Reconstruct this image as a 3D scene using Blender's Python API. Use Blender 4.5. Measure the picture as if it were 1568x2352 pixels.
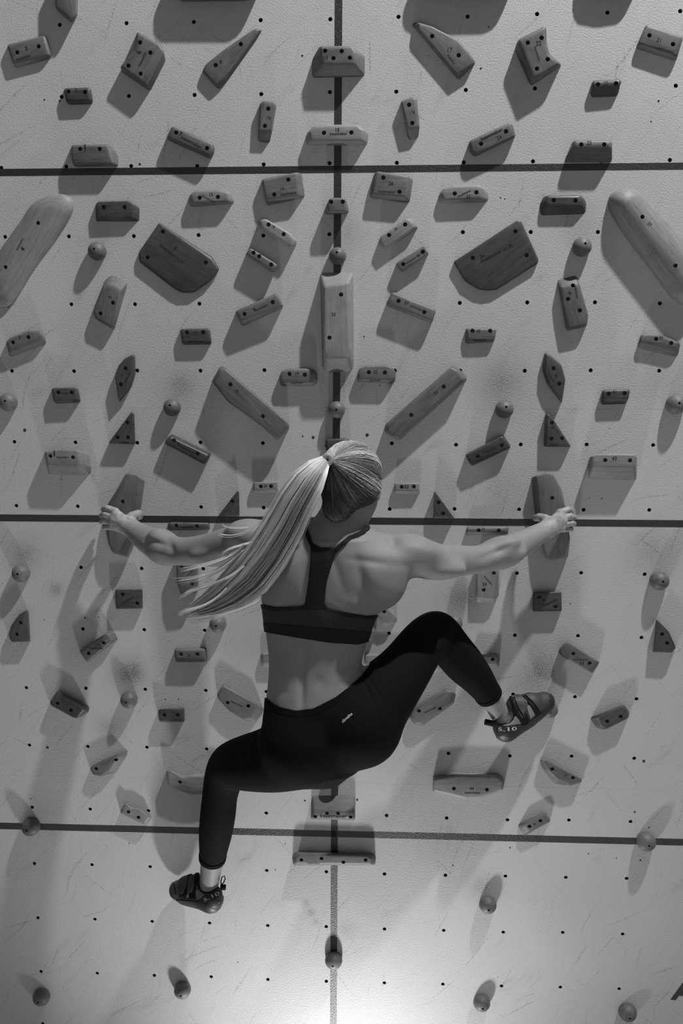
import bpy, bmesh, math, random
import numpy as np
from mathutils import Vector, Matrix
from mathutils.bvhtree import BVHTree
from mathutils.geometry import tessellate_polygon

for o in list(bpy.data.objects):
    bpy.data.objects.remove(o)
SC = bpy.context.scene
COL = SC.collection
random.seed(7)
RNG = np.random.default_rng(11)

# ------------------------------------------------------------------ camera, world, lights, exposure
# Board frame: u right, v up along the board, w out of the board.  The board overhangs by OVER.
OVER = math.radians(30)
V_FLOOR = -3.35
SO, CO = math.sin(OVER), math.cos(OVER)
W_ROT = Matrix(((1, 0, 0), (0, -SO, -CO), (0, CO, -SO))).to_4x4()
W = Matrix.Translation(-(W_ROT @ Vector((0, V_FLOOR, 0)))) @ W_ROT
F_PX, CX, CY = 2200.0, 784.0, 1176.0
CAM = np.array([0.20268, 0.272805, 2.980982])
RIGHT = np.array([0.998627, -0.000337, -0.052382])
UP = np.array([-0.008013, 0.987229, -0.159107])
FWD = np.array([-0.051767, -0.159308, -0.985871])


def P(x, y, w=0.0):
    """point of the board frame seen at photo pixel x, y and standing w metres off the board"""
    d = FWD + RIGHT * ((x - CX) / F_PX) - UP * ((y - CY) / F_PX)
    t = (w - CAM[2]) / d[2]
    return CAM + d * t


def proj(p):
    q = np.asarray(p) - CAM
    z = q @ FWD
    return CX + F_PX * (q @ RIGHT) / z, CY - F_PX * (q @ UP) / z


def mpp(x, y, w):
    """metres per photo pixel at that place"""
    return float((P(x, y, w) - CAM) @ FWD) / F_PX


cam = bpy.data.cameras.new('camera')
cam.sensor_fit = 'HORIZONTAL'
cam.sensor_width = 24.0
cam.lens = 24.0 * F_PX / 1568.0
cam_ob = bpy.data.objects.new('camera', cam)
COL.objects.link(cam_ob)
cm = Matrix.Identity(4)
for i in range(3):
    cm[i][0], cm[i][1], cm[i][2], cm[i][3] = RIGHT[i], UP[i], -FWD[i], CAM[i]
cam_ob.matrix_world = W @ cm
SC.camera = cam_ob

world = bpy.data.worlds.new('room_light')
SC.world = world
world.use_nodes = True
bg = world.node_tree.nodes['Background']
bg.inputs[0].default_value = (1, 1, 1, 1)
bg.inputs[1].default_value = 0.12


def lamp(name, kind, loc, energy, size, aim=None, spot=None, blend=0.5):
    l = bpy.data.lights.new(name, kind)
    l.energy = energy
    l.color = (1, 1, 1)
    if kind == 'AREA':
        l.shape = 'DISK'
        l.size = size
    else:
        l.shadow_soft_size = size
    if kind == 'SPOT':
        l.spot_size = math.radians(spot)
        l.spot_blend = blend
    o = bpy.data.objects.new(name, l)
    COL.objects.link(o)
    p = W @ Vector(loc)
    if aim is not None:
        d = (W @ Vector(aim)) - p
        o.matrix_world = Matrix.Translation(p) @ d.to_track_quat('-Z', 'Y').to_matrix().to_4x4()
    else:
        o.location = p
    return o


lamp('ceiling_spotlight', 'SPOT', (2.15, 5.2, 1.5), 1600, 0.08, (0.0, -0.6, 0.6), 150, 0.4)
lamp('floor_lamp_light', 'SPOT', (0.05, -2.90, 0.62), 126, 0.07, (0.0, -0.7, 0.0), 102, 1.0)

SC.view_settings.view_transform = 'Standard'
SC.view_settings.look = 'None'
SC.view_settings.exposure = 0.0
SC.view_settings.gamma = 1.0
SC.view_settings.use_curve_mapping = False


# ------------------------------------------------------------------ materials
def new_mat(name):
    m = bpy.data.materials.new(name)
    m.use_nodes = True
    nt = m.node_tree
    return m, nt, nt.nodes['Principled BSDF']


def N(nt, typ, **kw):
    n = nt.nodes.new(typ)
    for k, v in kw.items():
        setattr(n, k, v)
    return n


def grey(v):
    return (v, v, v, 1)


def plain(name, v, rough=0.6, metal=0.0, spec=0.5, bump=None):
    m, nt, b = new_mat(name)
    b.inputs['Base Color'].default_value = grey(v)
    b.inputs['Roughness'].default_value = rough
    b.inputs['Metallic'].default_value = metal
    b.inputs['Specular IOR Level'].default_value = spec
    if bump:
        tc = N(nt, 'ShaderNodeTexCoord')
        no = N(nt, 'ShaderNodeTexNoise')
        no.inputs['Scale'].default_value = bump[0]
        no.inputs['Detail'].default_value = 3
        bp = N(nt, 'ShaderNodeBump')
        bp.inputs['Strength'].default_value = bump[1]
        bp.inputs['Distance'].default_value = bump[2]
        nt.links.new(tc.outputs['Object'], no.inputs['Vector'])
        nt.links.new(no.outputs['Fac'], bp.inputs['Height'])
        nt.links.new(bp.outputs['Normal'], b.inputs['Normal'])
    return m


def math_node(nt, op, a, b=None, c=None, clamp=False):
    n = N(nt, 'ShaderNodeMath', operation=op)
    n.use_clamp = clamp
    for i, x in enumerate((a, b, c)):
        if x is None:
            continue
        if isinstance(x, (int, float)):
            n.inputs[i].default_value = x
        else:
            nt.links.new(x, n.inputs[i])
    return n.outputs[0]


def ramp(nt, src, lo, hi):
    n = N(nt, 'ShaderNodeMapRange')
    n.interpolation_type = 'SMOOTHSTEP'
    n.inputs['From Min'].default_value = lo
    n.inputs['From Max'].default_value = hi
    nt.links.new(src, n.inputs['Value'])
    return n.outputs[0]


def noise(nt, vec, scale, detail=2.0, rough=0.5, out='Fac'):
    n = N(nt, 'ShaderNodeTexNoise')
    n.inputs['Scale'].default_value = scale
    n.inputs['Detail'].default_value = detail
    n.inputs['Roughness'].default_value = rough
    if vec is not None:
        nt.links.new(vec, n.inputs['Vector'])
    return n.outputs[out]


def mapping(nt, vec, rot=(0, 0, 0), scale=(1, 1, 1), loc=(0, 0, 0)):
    n = N(nt, 'ShaderNodeMapping')
    n.inputs['Rotation'].default_value = rot
    n.inputs['Scale'].default_value = scale
    n.inputs['Location'].default_value = loc
    nt.links.new(vec, n.inputs['Vector'])
    return n.outputs[0]


def rubber_scuffs(nt, vec):
    """shoe rubber: speckled patches where feet land and thin streaks (marks with a shape of their own)"""
    fine = noise(nt, vec, 330, 3, 0.7)
    total = None
    for (x, y, r, s) in SCUFFS:
        c = P(x, y)
        d = N(nt, 'ShaderNodeVectorMath', operation='DISTANCE')
        nt.links.new(vec, d.inputs[0])
        d.inputs[1].default_value = (c[0], c[1], 0)
        k = math_node(nt, 'MULTIPLY', ramp(nt, d.outputs['Value'], r * 0.0021, 0.002), s)
        total = k if total is None else math_node(nt, 'MAXIMUM', total, k)
    thr = math_node(nt, 'SUBTRACT', 0.80, math_node(nt, 'MULTIPLY', total, 0.40))
    n = N(nt, 'ShaderNodeMath', operation='SUBTRACT')
    nt.links.new(fine, n.inputs[0])
    nt.links.new(thr, n.inputs[1])
    speck = math_node(nt, 'MULTIPLY', n.outputs[0], 7.0, clamp=True)
    haze = math_node(nt, 'MULTIPLY', total, 0.22)
    marks = math_node(nt, 'ADD', math_node(nt, 'MULTIPLY', speck, 0.62), haze, clamp=True)
    warp = noise(nt, vec, 2.2, 1, 0.5, 'Color')
    wv = N(nt, 'ShaderNodeVectorMath', operation='MULTIPLY_ADD')
    nt.links.new(warp, wv.inputs[0])
    wv.inputs[1].default_value = (0.25, 0.25, 0)
    nt.links.new(vec, wv.inputs[2])
    for rot, loc, lo in ((-0.95, (0, 0, 0), 0.68), (0.7, (3.1, 1.7, 0), 0.70), (-1.35, (7.1, 4.2, 0), 0.69), (-0.5, (1.3, 9.2, 0), 0.70)):
        mv = mapping(nt, mapping(nt, wv.outputs[0], (0, 0, rot)), (0, 0, 0), (3.6, 85, 1), loc)
        st = ramp(nt, noise(nt, mv, 1.0, 1, 0.4), lo, lo + 0.08)
        brk = ramp(nt, noise(nt, vec, 180, 2, 0.6), 0.42, 0.62)
        marks = math_node(nt, 'ADD', marks, math_node(nt, 'MULTIPLY', math_node(nt, 'MULTIPLY', st, brk), 0.36), clamp=True)
    smear = ramp(nt, noise(nt, mapping(nt, mapping(nt, wv.outputs[0], (0, 0, -0.9)), (0, 0, 0), (3, 9, 1)), 1.0, 6, 0.72), 0.56, 0.80)
    marks = math_node(nt, 'ADD', marks, math_node(nt, 'MULTIPLY', smear, 0.30), clamp=True)
    return marks


SCUFFS = [(415, 885, 62, .8), (1152, 880, 78, .8), (795, 880, 55, .75), (300, 1548, 62, .95), (58, 1272, 52, .8), (1500, 1268, 70, .7),
          (1235, 1545, 92, .85), (248, 530, 42, .6), (1330, 515, 55, .6), (797, 535, 45, .6), (1105, 2035, 50, .75), (45, 845, 60, .6),
          (1520, 860, 75, .6), (1062, 1372, 70, .85), (1050, 1560, 80, .6), (590, 1380, 90, .5), (560, 1470, 80, .5), (702, 2075, 15, .7), (714, 2096, 15, .8), (725, 2118, 13, .7),
          (795, 2135, 30, .6), (1000, 1650, 110, .45), (1290, 1330, 60, .4), (250, 1670, 45, .75), (100, 1870, 60, .5), (1010, 1930, 70, .4),
          (935, 1740, 90, .4), (1330, 2080, 120, .35), (190, 1490, 60, .6), (130, 1354, 26, .8), (940, 1120, 60, .35), (1120, 1130, 80, .45)]


def make_wall_mat():
    m, nt, b = new_mat('textured_wall_paint')
    tc = N(nt, 'ShaderNodeTexCoord')
    v = tc.outputs['Object']
    marks = rubber_scuffs(nt, v)
    cloud = noise(nt, v, 1.6, 4, 0.6)
    base = math_node(nt, 'ADD', math_node(nt, 'MULTIPLY', cloud, 0.10), 0.42)
    spk = math_node(nt, 'MULTIPLY', ramp(nt, noise(nt, v, 420, 2, 0.6), 0.25, 0.75), 0.07)
    base = math_node(nt, 'ADD', base, math_node(nt, 'SUBTRACT', spk, 0.035))
    col = math_node(nt, 'MULTIPLY', base, math_node(nt, 'SUBTRACT', 1.0, marks))
    cc = N(nt, 'ShaderNodeCombineColor')
    for i in range(3):
        nt.links.new(col, cc.inputs[i])
    nt.links.new(cc.outputs[0], b.inputs['Base Color'])
    b.inputs['Roughness'].default_value = 0.5
    b.inputs['Specular IOR Level'].default_value = 0.35
    h1 = noise(nt, v, 210, 3, 0.6)
    bp = N(nt, 'ShaderNodeBump')
    bp.inputs['Strength'].default_value = 0.7
    bp.inputs['Distance'].default_value = 0.0016
    nt.links.new(h1, bp.inputs['Height'])
    nt.links.new(bp.outputs['Normal'], b.inputs['Normal'])
    return m


def make_wood(name, lo, hi, rough=0.55, rings=0.07):
    m, nt, b = new_mat(name)
    tc = N(nt, 'ShaderNodeTexCoord')
    oi = N(nt, 'ShaderNodeObjectInfo')
    off = N(nt, 'ShaderNodeVectorMath', operation='MULTIPLY_ADD')
    cr = N(nt, 'ShaderNodeCombineXYZ')
    for i in range(3):
        nt.links.new(oi.outputs['Random'], cr.inputs[i])
    nt.links.new(cr.outputs[0], off.inputs[0])
    off.inputs[1].default_value = (5, 7, 3)
    nt.links.new(tc.outputs['Object'], off.inputs[2])
    v = off.outputs[0]
    g1 = noise(nt, mapping(nt, v, scale=(9, 120, 120)), 1.0, 4, 0.65)
    g2 = noise(nt, mapping(nt, v, scale=(30, 520, 300)), 1.0, 2, 0.6)
    blot = noise(nt, v, 22, 3, 0.6)
    f = math_node(nt, 'ADD', math_node(nt, 'MULTIPLY', ramp(nt, g1, 0.2, 0.8), 0.34),
                  math_node(nt, 'ADD', math_node(nt, 'MULTIPLY', ramp(nt, g2, 0.3, 0.7), 0.28), math_node(nt, 'MULTIPLY', blot, 0.50)))
    sx = N(nt, 'ShaderNodeSeparateXYZ')
    nt.links.new(tc.outputs['Object'], sx.inputs[0])
    lay = math_node(nt, 'ADD', math_node(nt, 'MULTIPLY', sx.outputs[2], 1500.0), math_node(nt, 'MULTIPLY', noise(nt, mapping(nt, v, scale=(6, 14, 14)), 1.0, 3, 0.5), 26.0))
    f = math_node(nt, 'ADD', f, math_node(nt, 'MULTIPLY', math_node(nt, 'SINE', lay), rings))
    f = math_node(nt, 'ADD', f, math_node(nt, 'MULTIPLY', math_node(nt, 'SUBTRACT', oi.outputs['Random'], 0.5), 0.25))
    mr = N(nt, 'ShaderNodeMapRange')
    mr.inputs['From Min'].default_value = 0.1
    mr.inputs['From Max'].default_value = 0.95
    mr.inputs['To Min'].default_value = lo
    mr.inputs['To Max'].default_value = hi
    nt.links.new(f, mr.inputs['Value'])
    cc = N(nt, 'ShaderNodeCombineColor')
    for i in range(3):
        nt.links.new(mr.outputs[0], cc.inputs[i])
    nt.links.new(cc.outputs[0], b.inputs['Base Color'])
    b.inputs['Roughness'].default_value = rough
    b.inputs['Specular IOR Level'].default_value = 0.4
    bp = N(nt, 'ShaderNodeBump')
    bp.inputs['Strength'].default_value = 0.25
    bp.inputs['Distance'].default_value = 0.0006
    nt.links.new(g2, bp.inputs['Height'])
    nt.links.new(bp.outputs['Normal'], b.inputs['Normal'])
    return m


def make_line_mat():
    m, nt, b = new_mat('black_line_paint')
    tc = N(nt, 'ShaderNodeTexCoord')
    b.inputs['Base Color'].default_value = grey(0.012)
    b.inputs['Roughness'].default_value = 0.4
    b.inputs['Specular IOR Level'].default_value = 0.85
    bp = N(nt, 'ShaderNodeBump')
    bp.inputs['Strength'].default_value = 0.8
    bp.inputs['Distance'].default_value = 0.002
    nt.links.new(noise(nt, tc.outputs['Object'], 230, 3, 0.6), bp.inputs['Height'])
    nt.links.new(bp.outputs['Normal'], b.inputs['Normal'])
    return m


M_WALL = make_wall_mat()
M_LINE = make_line_mat()
WOOD = [make_wood('pale_wood', 0.12, 0.27, rings=0.06), make_wood('brown_wood', 0.06, 0.165), make_wood('dark_oiled_wood', 0.022, 0.085, 0.45)]
M_BOLT = plain('bolt_steel', 0.06, 0.4, 0.8)
M_NUT = plain('nut_steel', 0.03, 0.5, 0.8)
M_HOLE = plain('dark_bore', 0.01, 0.9)
M_INK = plain('burnt_ink', 0.012, 0.8)
M_MAT = plain('crash_mat_vinyl', 0.44, 0.7, bump=(40, 0.2, 0.002))


# ------------------------------------------------------------------ helpers
def link(name, data, mat=None, parent=None, matrix=None):
    o = bpy.data.objects.new(name, data)
    COL.objects.link(o)
    if mat is not None and data is not None and len(data.materials) == 0:
        data.materials.append(mat)
    if parent is not None:
        o.parent = parent
    if matrix is not None:
        if parent is not None:
            o.matrix_basis = matrix
        else:
            o.matrix_world = matrix
    return o


def mesh_np(name, verts, faces, smooth=True):
    me = bpy.data.meshes.new(name)
    me.from_pydata([tuple(map(float, v)) for v in verts], [], [tuple(map(int, f)) for f in faces])
    me.update()
    if smooth:
        me.polygons.foreach_set('use_smooth', [True] * len(me.polygons))
    return me


def tag(o, label, cat, group=None, kind=None):
    o['label'] = label
    if cat:
        o['category'] = cat
    if group:
        o['group'] = group
    if kind:
        o['kind'] = kind
    return o


# ------------------------------------------------------------------ the setting: the overhanging board
wall = bpy.data.objects.new('wall_back', None)
COL.objects.link(wall)
wall.matrix_world = W
wall['kind'] = 'structure'
wall['label'] = 'overhanging plywood training board in pale textured paint with black lines'

TOP_ROWS = [1.248768 - i * 0.2032118 for i in range(6)]
MID_ROWS = [-i * 0.2 for i in range(6)]
LOW_ROWS = [-1.231096 - i * 0.2024154 for i in range(6)]
CROWN_ROWS = [1.248768 + 0.2032 + (5 - i) * 0.2032 + 0.028 for i in range(6)]
U_OFF = {0: 0.010369, 1: 0.0, 2: -0.006869, 3: 0.0104}
HOLE_R, THICK = 0.0062, 0.018

# measured holes (row, column): pixel
MEAS = {}
for key, row in {
    (0, 0): '-4,136.9,56.8 -3,290.4,53.1 -2,444.9,50 -1,598.4,46 0,758.3,43.9 1,914.9,38.5 2,1073.5,37.9 3,1233,32.1 4,1394.7,28.7 5,1561.7,25.4',
    (0, 1): '-4,141.3,222.4 -3,295.8,220.4 -2,446.6,218 -1,599.8,216 0,757.3,211.3 1,909.8,210.3 2,1069.4,206.6 3,1228.3,202.8 5,1551.5,196.8',
    (0, 2): '-5,3,385.4 -4,152,382.4 -3,300.9,381.3 -2,452.7,381 -1,605.2,377.6 0,756.6,374.6 1,911.1,373.9 2,1064.7,372.9 3,1223.6,370.5 5,1538,367.5',
    (0, 3): '-5,11.5,544 -4,157.9,543 -3,307,542.3 -2,455.7,539.9 -1,604.5,541 0,756,537.9 2,1062.7,533.1 3,1218.5,532.8 4,1372.7,532.8',
    (0, 4): '-5,18.3,702 -4,163.6,698.8 -3,309.7,698.8 -2,457.7,697.8 2,1055.6,695.7 3,1210.4,694.7 4,1366,694.4 5,1515,696.8',
    (0, 5): '-5,27,851.9 -4,169.7,852.6 -3,315,851.2 -2,460.1,851.6 -1,606.9,850.2 3,1204.7,851.6 4,1356.1,850.6',
    (1, 0): '-5,32.8,1014.9 -4,173,1016.2 -3,315,1017.2 -2,460.1,1016.2 -1,603.5,1017.6 1,899.6,1018.3 2,1047.1,1021.6 3,1195.5,1021 4,1347,1021 5,1499.5,1022.3',
    (1, 1): '-5,37.5,1161.6 -4,178.2,1163 -2,461.5,1164.6 -1,605.2,1166 1,894.6,1169.4 2,1043.7,1169 3,1191.8,1170 4,1339.9,1171 5,1490.7,1171.4',
    (1, 2): '-4,186,1303.2 -3,324.9,1306 -2,466.5,1306.6 3,1186.8,1316.8 4,1334.2,1315.8 5,1480.2,1319.1',
    (1, 3): '-4,190.3,1444.6 -3,331,1446.6 -2,469.6,1448 1,893.2,1454.7 3,1182,1459 4,1327,1460.4 5,1472.8,1464.5',
    (1, 4): '-5,60.2,1579.8 -4,197.1,1580.8 -3,333.3,1583.5 -2,472.3,1586.2 -1,611.3,1588.9 4,1320,1600.7 5,1461.3,1605.5',
    (1, 5): '-5,67.3,1711.6 -4,201.5,1715 -3,337,1716.7 -2,474.3,1720.8 1,890.2,1728.5 2,1029.5,1730.6 3,1170.5,1736.3 4,1312.2,1737.3 5,1456.2,1742',
    (2, 0): '-5,73.7,1854.3 -4,206.9,1858.7 -3,340.8,1862.4 -1,611.3,1867.8 1,887.5,1873.2 2,1025.4,1879 3,1165.1,1883.4 4,1306.1,1884 5,1447.7,1887.4',
    (2, 1): '-5,79,1983.5 -4,211,1986.5 -3,344.5,1991 -1,612.3,1999.7 0,749.2,2002.4 1,882.7,2007.5 2,1022.7,2010.5 3,1160.4,2012.6 4,1299,2015.6 5,1438.6,2018',
    (2, 2): '-5,86.9,2108.2 -4,217.7,2111.6 -3,349.2,2116.7 -2,481,2120.4 -1,614.7,2126.2 0,748.9,2128.5 1,882.7,2133.9 2,1018.6,2137.3 3,1155.3,2141.4 4,1291.9,2142 5,1429.5,2145.8',
    (2, 3): '-5,94,2231.6 -4,223.1,2235.7 -3,354.3,2240.4 -2,484.8,2243.8 -1,615,2249.9 0,749.2,2254 1,882.4,2257.7 2,1016.6,2260.7 3,1151.3,2265.1 4,1286.5,2267.8 5,1421.4,2271.5',
}.items():
    for s in row.split():
        c, x, y = s.split(',')
        MEAS[(key[0], key[1], int(c))] = (float(x), float(y))


def make_nut():
    """steel nut set in its bore: a rim, a threaded sleeve and a closed dark end"""
    n = 12
    rings = [(0.0060, -0.0035), (0.0046, -0.0035), (0.0046, -0.0165), (0.0, -0.0165)]
    vs, fs = [], []
    for r, w in rings[:3]:
        for k in range(n):
            a = 2 * math.pi * k / n
            vs.append((r * math.cos(a), r * math.sin(a), w))
    vs.append((0, 0, -0.0165))
    for j in range(2):
        for k in range(n):
            a, b2 = j * n + k, j * n + (k + 1) % n
            fs.append((a, b2, b2 + n, a + n))
    for k in range(n):
        fs.append((2 * n + k, 2 * n + (k + 1) % n, 3 * n))
    me = mesh_np('t_nut', vs, fs, False)
    me.materials.append(M_NUT)
    me.materials.append(M_HOLE)
    for p in me.polygons:
        p.material_index = 0 if p.index < n else 1
    return me


ME_NUT = make_nut()


U_MID = float((P(777, 0)[0] + P(765.5, 2352)[0]) / 2)


def edge(c):
    return U_MID if c == 1 else c * 0.2 - 0.1


def panel(pid, rows, cols, u0, v_top, v_bot, nuts=True, lean=0.0):
    """one plywood sheet drilled with its grid of bores"""
    seam = 0.00012
    us = [edge(cols[0]) + seam] + [c * 0.2 - 0.1 for c in cols[1:]] + [edge(cols[-1] + 1) - seam]
    if rows:
        vs_ = [v_top - seam] + [(rows[i] + rows[i + 1]) / 2 for i in range(len(rows) - 1)] + [v_bot + seam]
    else:
        vs_ = [v_top - seam, v_bot + seam]
    V, Fc, idx, nut_at = [], [], {}, []

    def vert(p):
        k = (round(p[0], 6), round(p[1], 6), round(p[2], 6))
        if k not in idx:
            idx[k] = len(V)
            V.append(p)
        return idx[k]
    if not rows:
        a = [vert((us[0], vs_[0], 0)), vert((us[0], vs_[1], 0)), vert((us[-1], vs_[1], 0)), vert((us[-1], vs_[0], 0))]
        Fc.append(a)
    else:
        n = 12
        for r, rv in enumerate(rows):
            for ci, c in enumerate(cols):
                cu, cv = c * 0.2 + U_OFF[pid], rv
                if (pid, r, c) in MEAS and nuts:
                    q = P(*MEAS[(pid, r, c)])
                    cu, cv = q[0], q[1]
                corner = [vert((us[ci + 1], vs_[r], 0)), vert((us[ci], vs_[r], 0)), vert((us[ci], vs_[r + 1], 0)), vert((us[ci + 1], vs_[r + 1], 0))]
                ring = [vert((cu + HOLE_R * math.cos(2 * math.pi * k / n), cv + HOLE_R * math.sin(2 * math.pi * k / n), 0)) for k in range(n)]
                back = [vert((V[i][0], V[i][1], -THICK)) for i in ring]
                for q in range(4):
                    k0 = q * 3
                    for k in range(k0, k0 + 3):
                        Fc.append((corner[q], ring[(k + 1) % n], ring[k]))
                    Fc.append((corner[q], corner[(q + 1) % 4], ring[(k0 + 3) % n]))
                for k in range(n):
                    Fc.append((ring[k], ring[(k + 1) % n], back[(k + 1) % n], back[k]))
                nut_at.append((cu, cv))
    # edges of the sheet and its back
    e = [(us[0], vs_[0]), (us[0], vs_[-1]), (us[-1], vs_[-1]), (us[-1], vs_[0])]
    f4 = [vert((x, y, 0)) for x, y in e]
    b4 = [vert((x, y, -THICK)) for x, y in e]
    for k in range(4):
        Fc.append((f4[k], b4[k], b4[(k + 1) % 4], f4[(k + 1) % 4]))
    me = mesh_np('panel', V, Fc, False)
    o = link('panel', me, M_WALL, wall)
    if nuts:
        for cu, cv in nut_at:
            x, y = proj((cu, cv, 0))
            if -120 < x < 1690 and -120 < y < 2440:
                link('t_nut', ME_NUT, None, o, Matrix.Translation((cu, cv, 0)))
    return o


B_TM = (TOP_ROWS[-1] + MID_ROWS[0]) / 2
B_ML = (MID_ROWS[-1] + LOW_ROWS[0]) / 2
B_CT = 1.248768 + 0.115
B_LK = LOW_ROWS[-1] - 0.1
for c0 in (-11, 1):
    cols = list(range(c0, c0 + 12))
    u0 = c0 * 0.2 - 0.1
    panel(3, CROWN_ROWS, cols, u0, B_CT + 1.235, B_CT, True)
    panel(0, TOP_ROWS, cols, u0, B_CT, B_TM, True)
    panel(1, MID_ROWS, cols, u0, B_TM, B_ML, True)
    panel(2, LOW_ROWS, cols, u0, B_ML, B_LK, True)
    panel(2, None, cols, u0, B_LK, V_FLOOR + 0.002, False)


def strip(a0, a1, b0, b1, ext):
    """painted line: px of its two edges (a: one edge, b: the other), stretched by ext at both ends"""
    A0, A1, B0, B1 = (P(*q) for q in (a0, a1, b0, b1))

    def grow(p, q):
        d = (q - p)
        return p - d * ext, q + d * ext
    A0, A1 = grow(A0, A1)
    B0, B1 = grow(B0, B1)
    t = 0.0004
    vs = [(q[0], q[1], w) for w in (t, -0.001) for q in (A0, A1, B1, B0)]
    fs = [(0, 1, 2, 3), (0, 4, 5, 1), (1, 5, 6, 2), (2, 6, 7, 3), (3, 7, 4, 0)]
    me = mesh_np('painted_line', vs, fs, False)
    bm = bmesh.new()
    bm.from_mesh(me)
    bmesh.ops.recalc_face_normals(bm, faces=bm.faces)
    bm.to_mesh(me)
    bm.free()
    o = link('painted_line', me, M_LINE, wall)
    return o


strip((0, 388), (1568, 373.5), (0, 404.5), (1568, 389.5), 0.3)['label'] = 'upper black horizontal line'
strip((0, 1181.5), (1568, 1195), (0, 1197), (1568, 1211), 0.3)['label'] = 'middle black horizontal line'
strip((0, 1889.5), (1568, 1927), (0, 1904), (1568, 1942), 0.3)['label'] = 'lower black horizontal line'
strip((768.5, 0), (757.7, 2352), (786, 0), (773, 2352), 0.06)['label'] = 'black vertical centre line'

ME_SCREW = None


def screw(x, y, r):
    global ME_SCREW
    if ME_SCREW is None:
        n = 10
        vs = [(math.cos(2 * math.pi * k / n) * q, math.sin(2 * math.pi * k / n) * q, w) for q, w in ((1, 0), (0.8, 0.12), (0.35, 0.1), (0.3, -0.2)) for k in range(n)]
        fs = [(j * n + k, j * n + (k + 1) % n, (j + 1) * n + (k + 1) % n, (j + 1) * n + k) for j in range(3) for k in range(n)] + [tuple(range(3 * n, 4 * n))]
        ME_SCREW = mesh_np('screw', vs, fs, False)
        ME_SCREW.materials.append(M_HOLE)
    c = P(x, y)
    link('screw', ME_SCREW, None, wall, Matrix.Translation((c[0], c[1], 0.0004)) @ Matrix.Scale(r, 4))


for x, y, r in ((694, 128, .003), (700, 1839, .003), (820, 1837, .0035), (57, 988, .005), (109, 1717, .0045), (1478, 1748, .0045), (719, 1004.5, .0045),
                (843, 999, .005), (695, 1002, .0025), (102, 229, .0025), (137, 232, .003), (321, 377, .0035), (195, 1419, .003), (226, 1417, .0018),
                (102, 1423, .0015), (71, 1835, .002), (297, 1937, .002), (380, 1606, .002), (410, 1606, .002), (655, 1938, .0018), (1457, 1865, .003),
                (1490, 1900, .0025), (1351, 1961, .002), (1470, 1976, .003), (632, 1998, .002), (1512, 232, .003), (1104, 157, .003), (1122, 62, .0022),
                (1495, 279, .0022), (1149, 454, .002), (1159, 457, .0018), (836, 773, .0022), (1381, 1145, .002), (1353, 1144, .0015), (1310, 1386, .0018),
                (998, 1500, .0018), (872, 885, .002), (546, 2210, .002), (1040, 1988, .002), (1171, 1947, .0025), (1415, 1971, .002)):
    screw(x, y, r)

# wall lettering cut by the frame edge at lower right
cu = bpy.data.curves.new('letter', 'FONT')
cu.body = 'A'
cu.size = 1.0
cu.extrude = 0.002
cu.offset = 0.035
tmp = bpy.data.objects.new('tmp', cu)
COL.objects.link(tmp)
me = bpy.data.meshes.new_from_object(tmp.evaluated_get(bpy.context.evaluated_depsgraph_get()))
bpy.data.objects.remove(tmp)
me.materials.clear()
c = P(1543, 2294)
sz = 0.062 / 0.7
lt = link('painted_letter', me, M_LINE, wall, Matrix.Translation((c[0], c[1], 0.0006)) @ Matrix.Rotation(math.radians(-4), 4, 'Z') @ Matrix.Diagonal((sz * 1.15, sz, 0.1, 1)))
lt['label'] = 'black capital letter painted low on the board'

me = mesh_np('floor', [(-5, -6, -0.02), (5, -6, -0.02), (5, 0.4, -0.02), (-5, 0.4, -0.02), (-5, -6, -0.3), (5, -6, -0.3), (5, 0.4, -0.3), (-5, 0.4, -0.3)],
             [(0, 1, 2, 3), (0, 4, 5, 1), (1, 5, 6, 2), (2, 6, 7, 3), (3, 7, 4, 0), (7, 6, 5, 4)], False)
fl = link('floor', me, M_MAT)
fl['kind'] = 'structure'
fl['label'] = 'grey padded crash mat floor below the board'

# ------------------------------------------------------------------ climbing holds
TILE = {'A0': (0, 0), 'A1': (520, 0), 'A2': (1038, 0), 'B0': (0, 500), 'B1': (520, 500), 'B2': (1038, 500), 'C0': (0, 1000), 'C1': (520, 1000),
        'C2': (1038, 1000), 'D0': (0, 1500), 'D1': (520, 1500), 'D2': (1038, 1500), 'E0': (0, 1900), 'E1': (520, 1900), 'E2': (1038, 1900)}
ZOOM = 1568 / 530.0
H_SCALE = 0.50
DEPS = bpy.context.evaluated_depsgraph_get


def px(tile, x, y):
    if tile == 'px':
        return x, y
    ox, oy = TILE[tile]
    return x / ZOOM + ox, y / ZOOM + oy


def make_bolt():
    n = 12
    vs = [(r * math.cos(2 * math.pi * k / n), r * math.sin(2 * math.pi * k / n), w) for r, w in ((1, -0.9), (1, 0.0), (0.52, 0.0), (0.48, -0.6)) for k in range(n)]
    fs = [(j * n + k, j * n + (k + 1) % n, (j + 1) * n + (k + 1) % n, (j + 1) * n + k) for j in range(3) for k in range(n)] + [tuple(range(3 * n, 4 * n))]
    me = mesh_np('bolt', vs, fs, False)
    me.materials.append(M_BOLT)
    return me


ME_BOLT = make_bolt()
TEXT_CACHE = {}


def text_mesh(s):
    if s not in TEXT_CACHE:
        c = bpy.data.curves.new('marking', 'FONT')
        c.body = s
        c.size = 1.0
        c.align_x = 'CENTER'
        c.align_y = 'CENTER'
        c.resolution_u = 2
        c.offset = 0.012
        t = bpy.data.objects.new('tmp', c)
        COL.objects.link(t)
        DEPS().update()
        m = bpy.data.meshes.new_from_object(t.evaluated_get(DEPS()))
        bpy.data.objects.remove(t)
        m.materials.clear()
        m.materials.append(M_INK)
        xs = [v.co.x for v in m.vertices]
        TEXT_CACHE[s] = (m, max(xs) - min(xs))
    return TEXT_CACHE[s]


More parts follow.
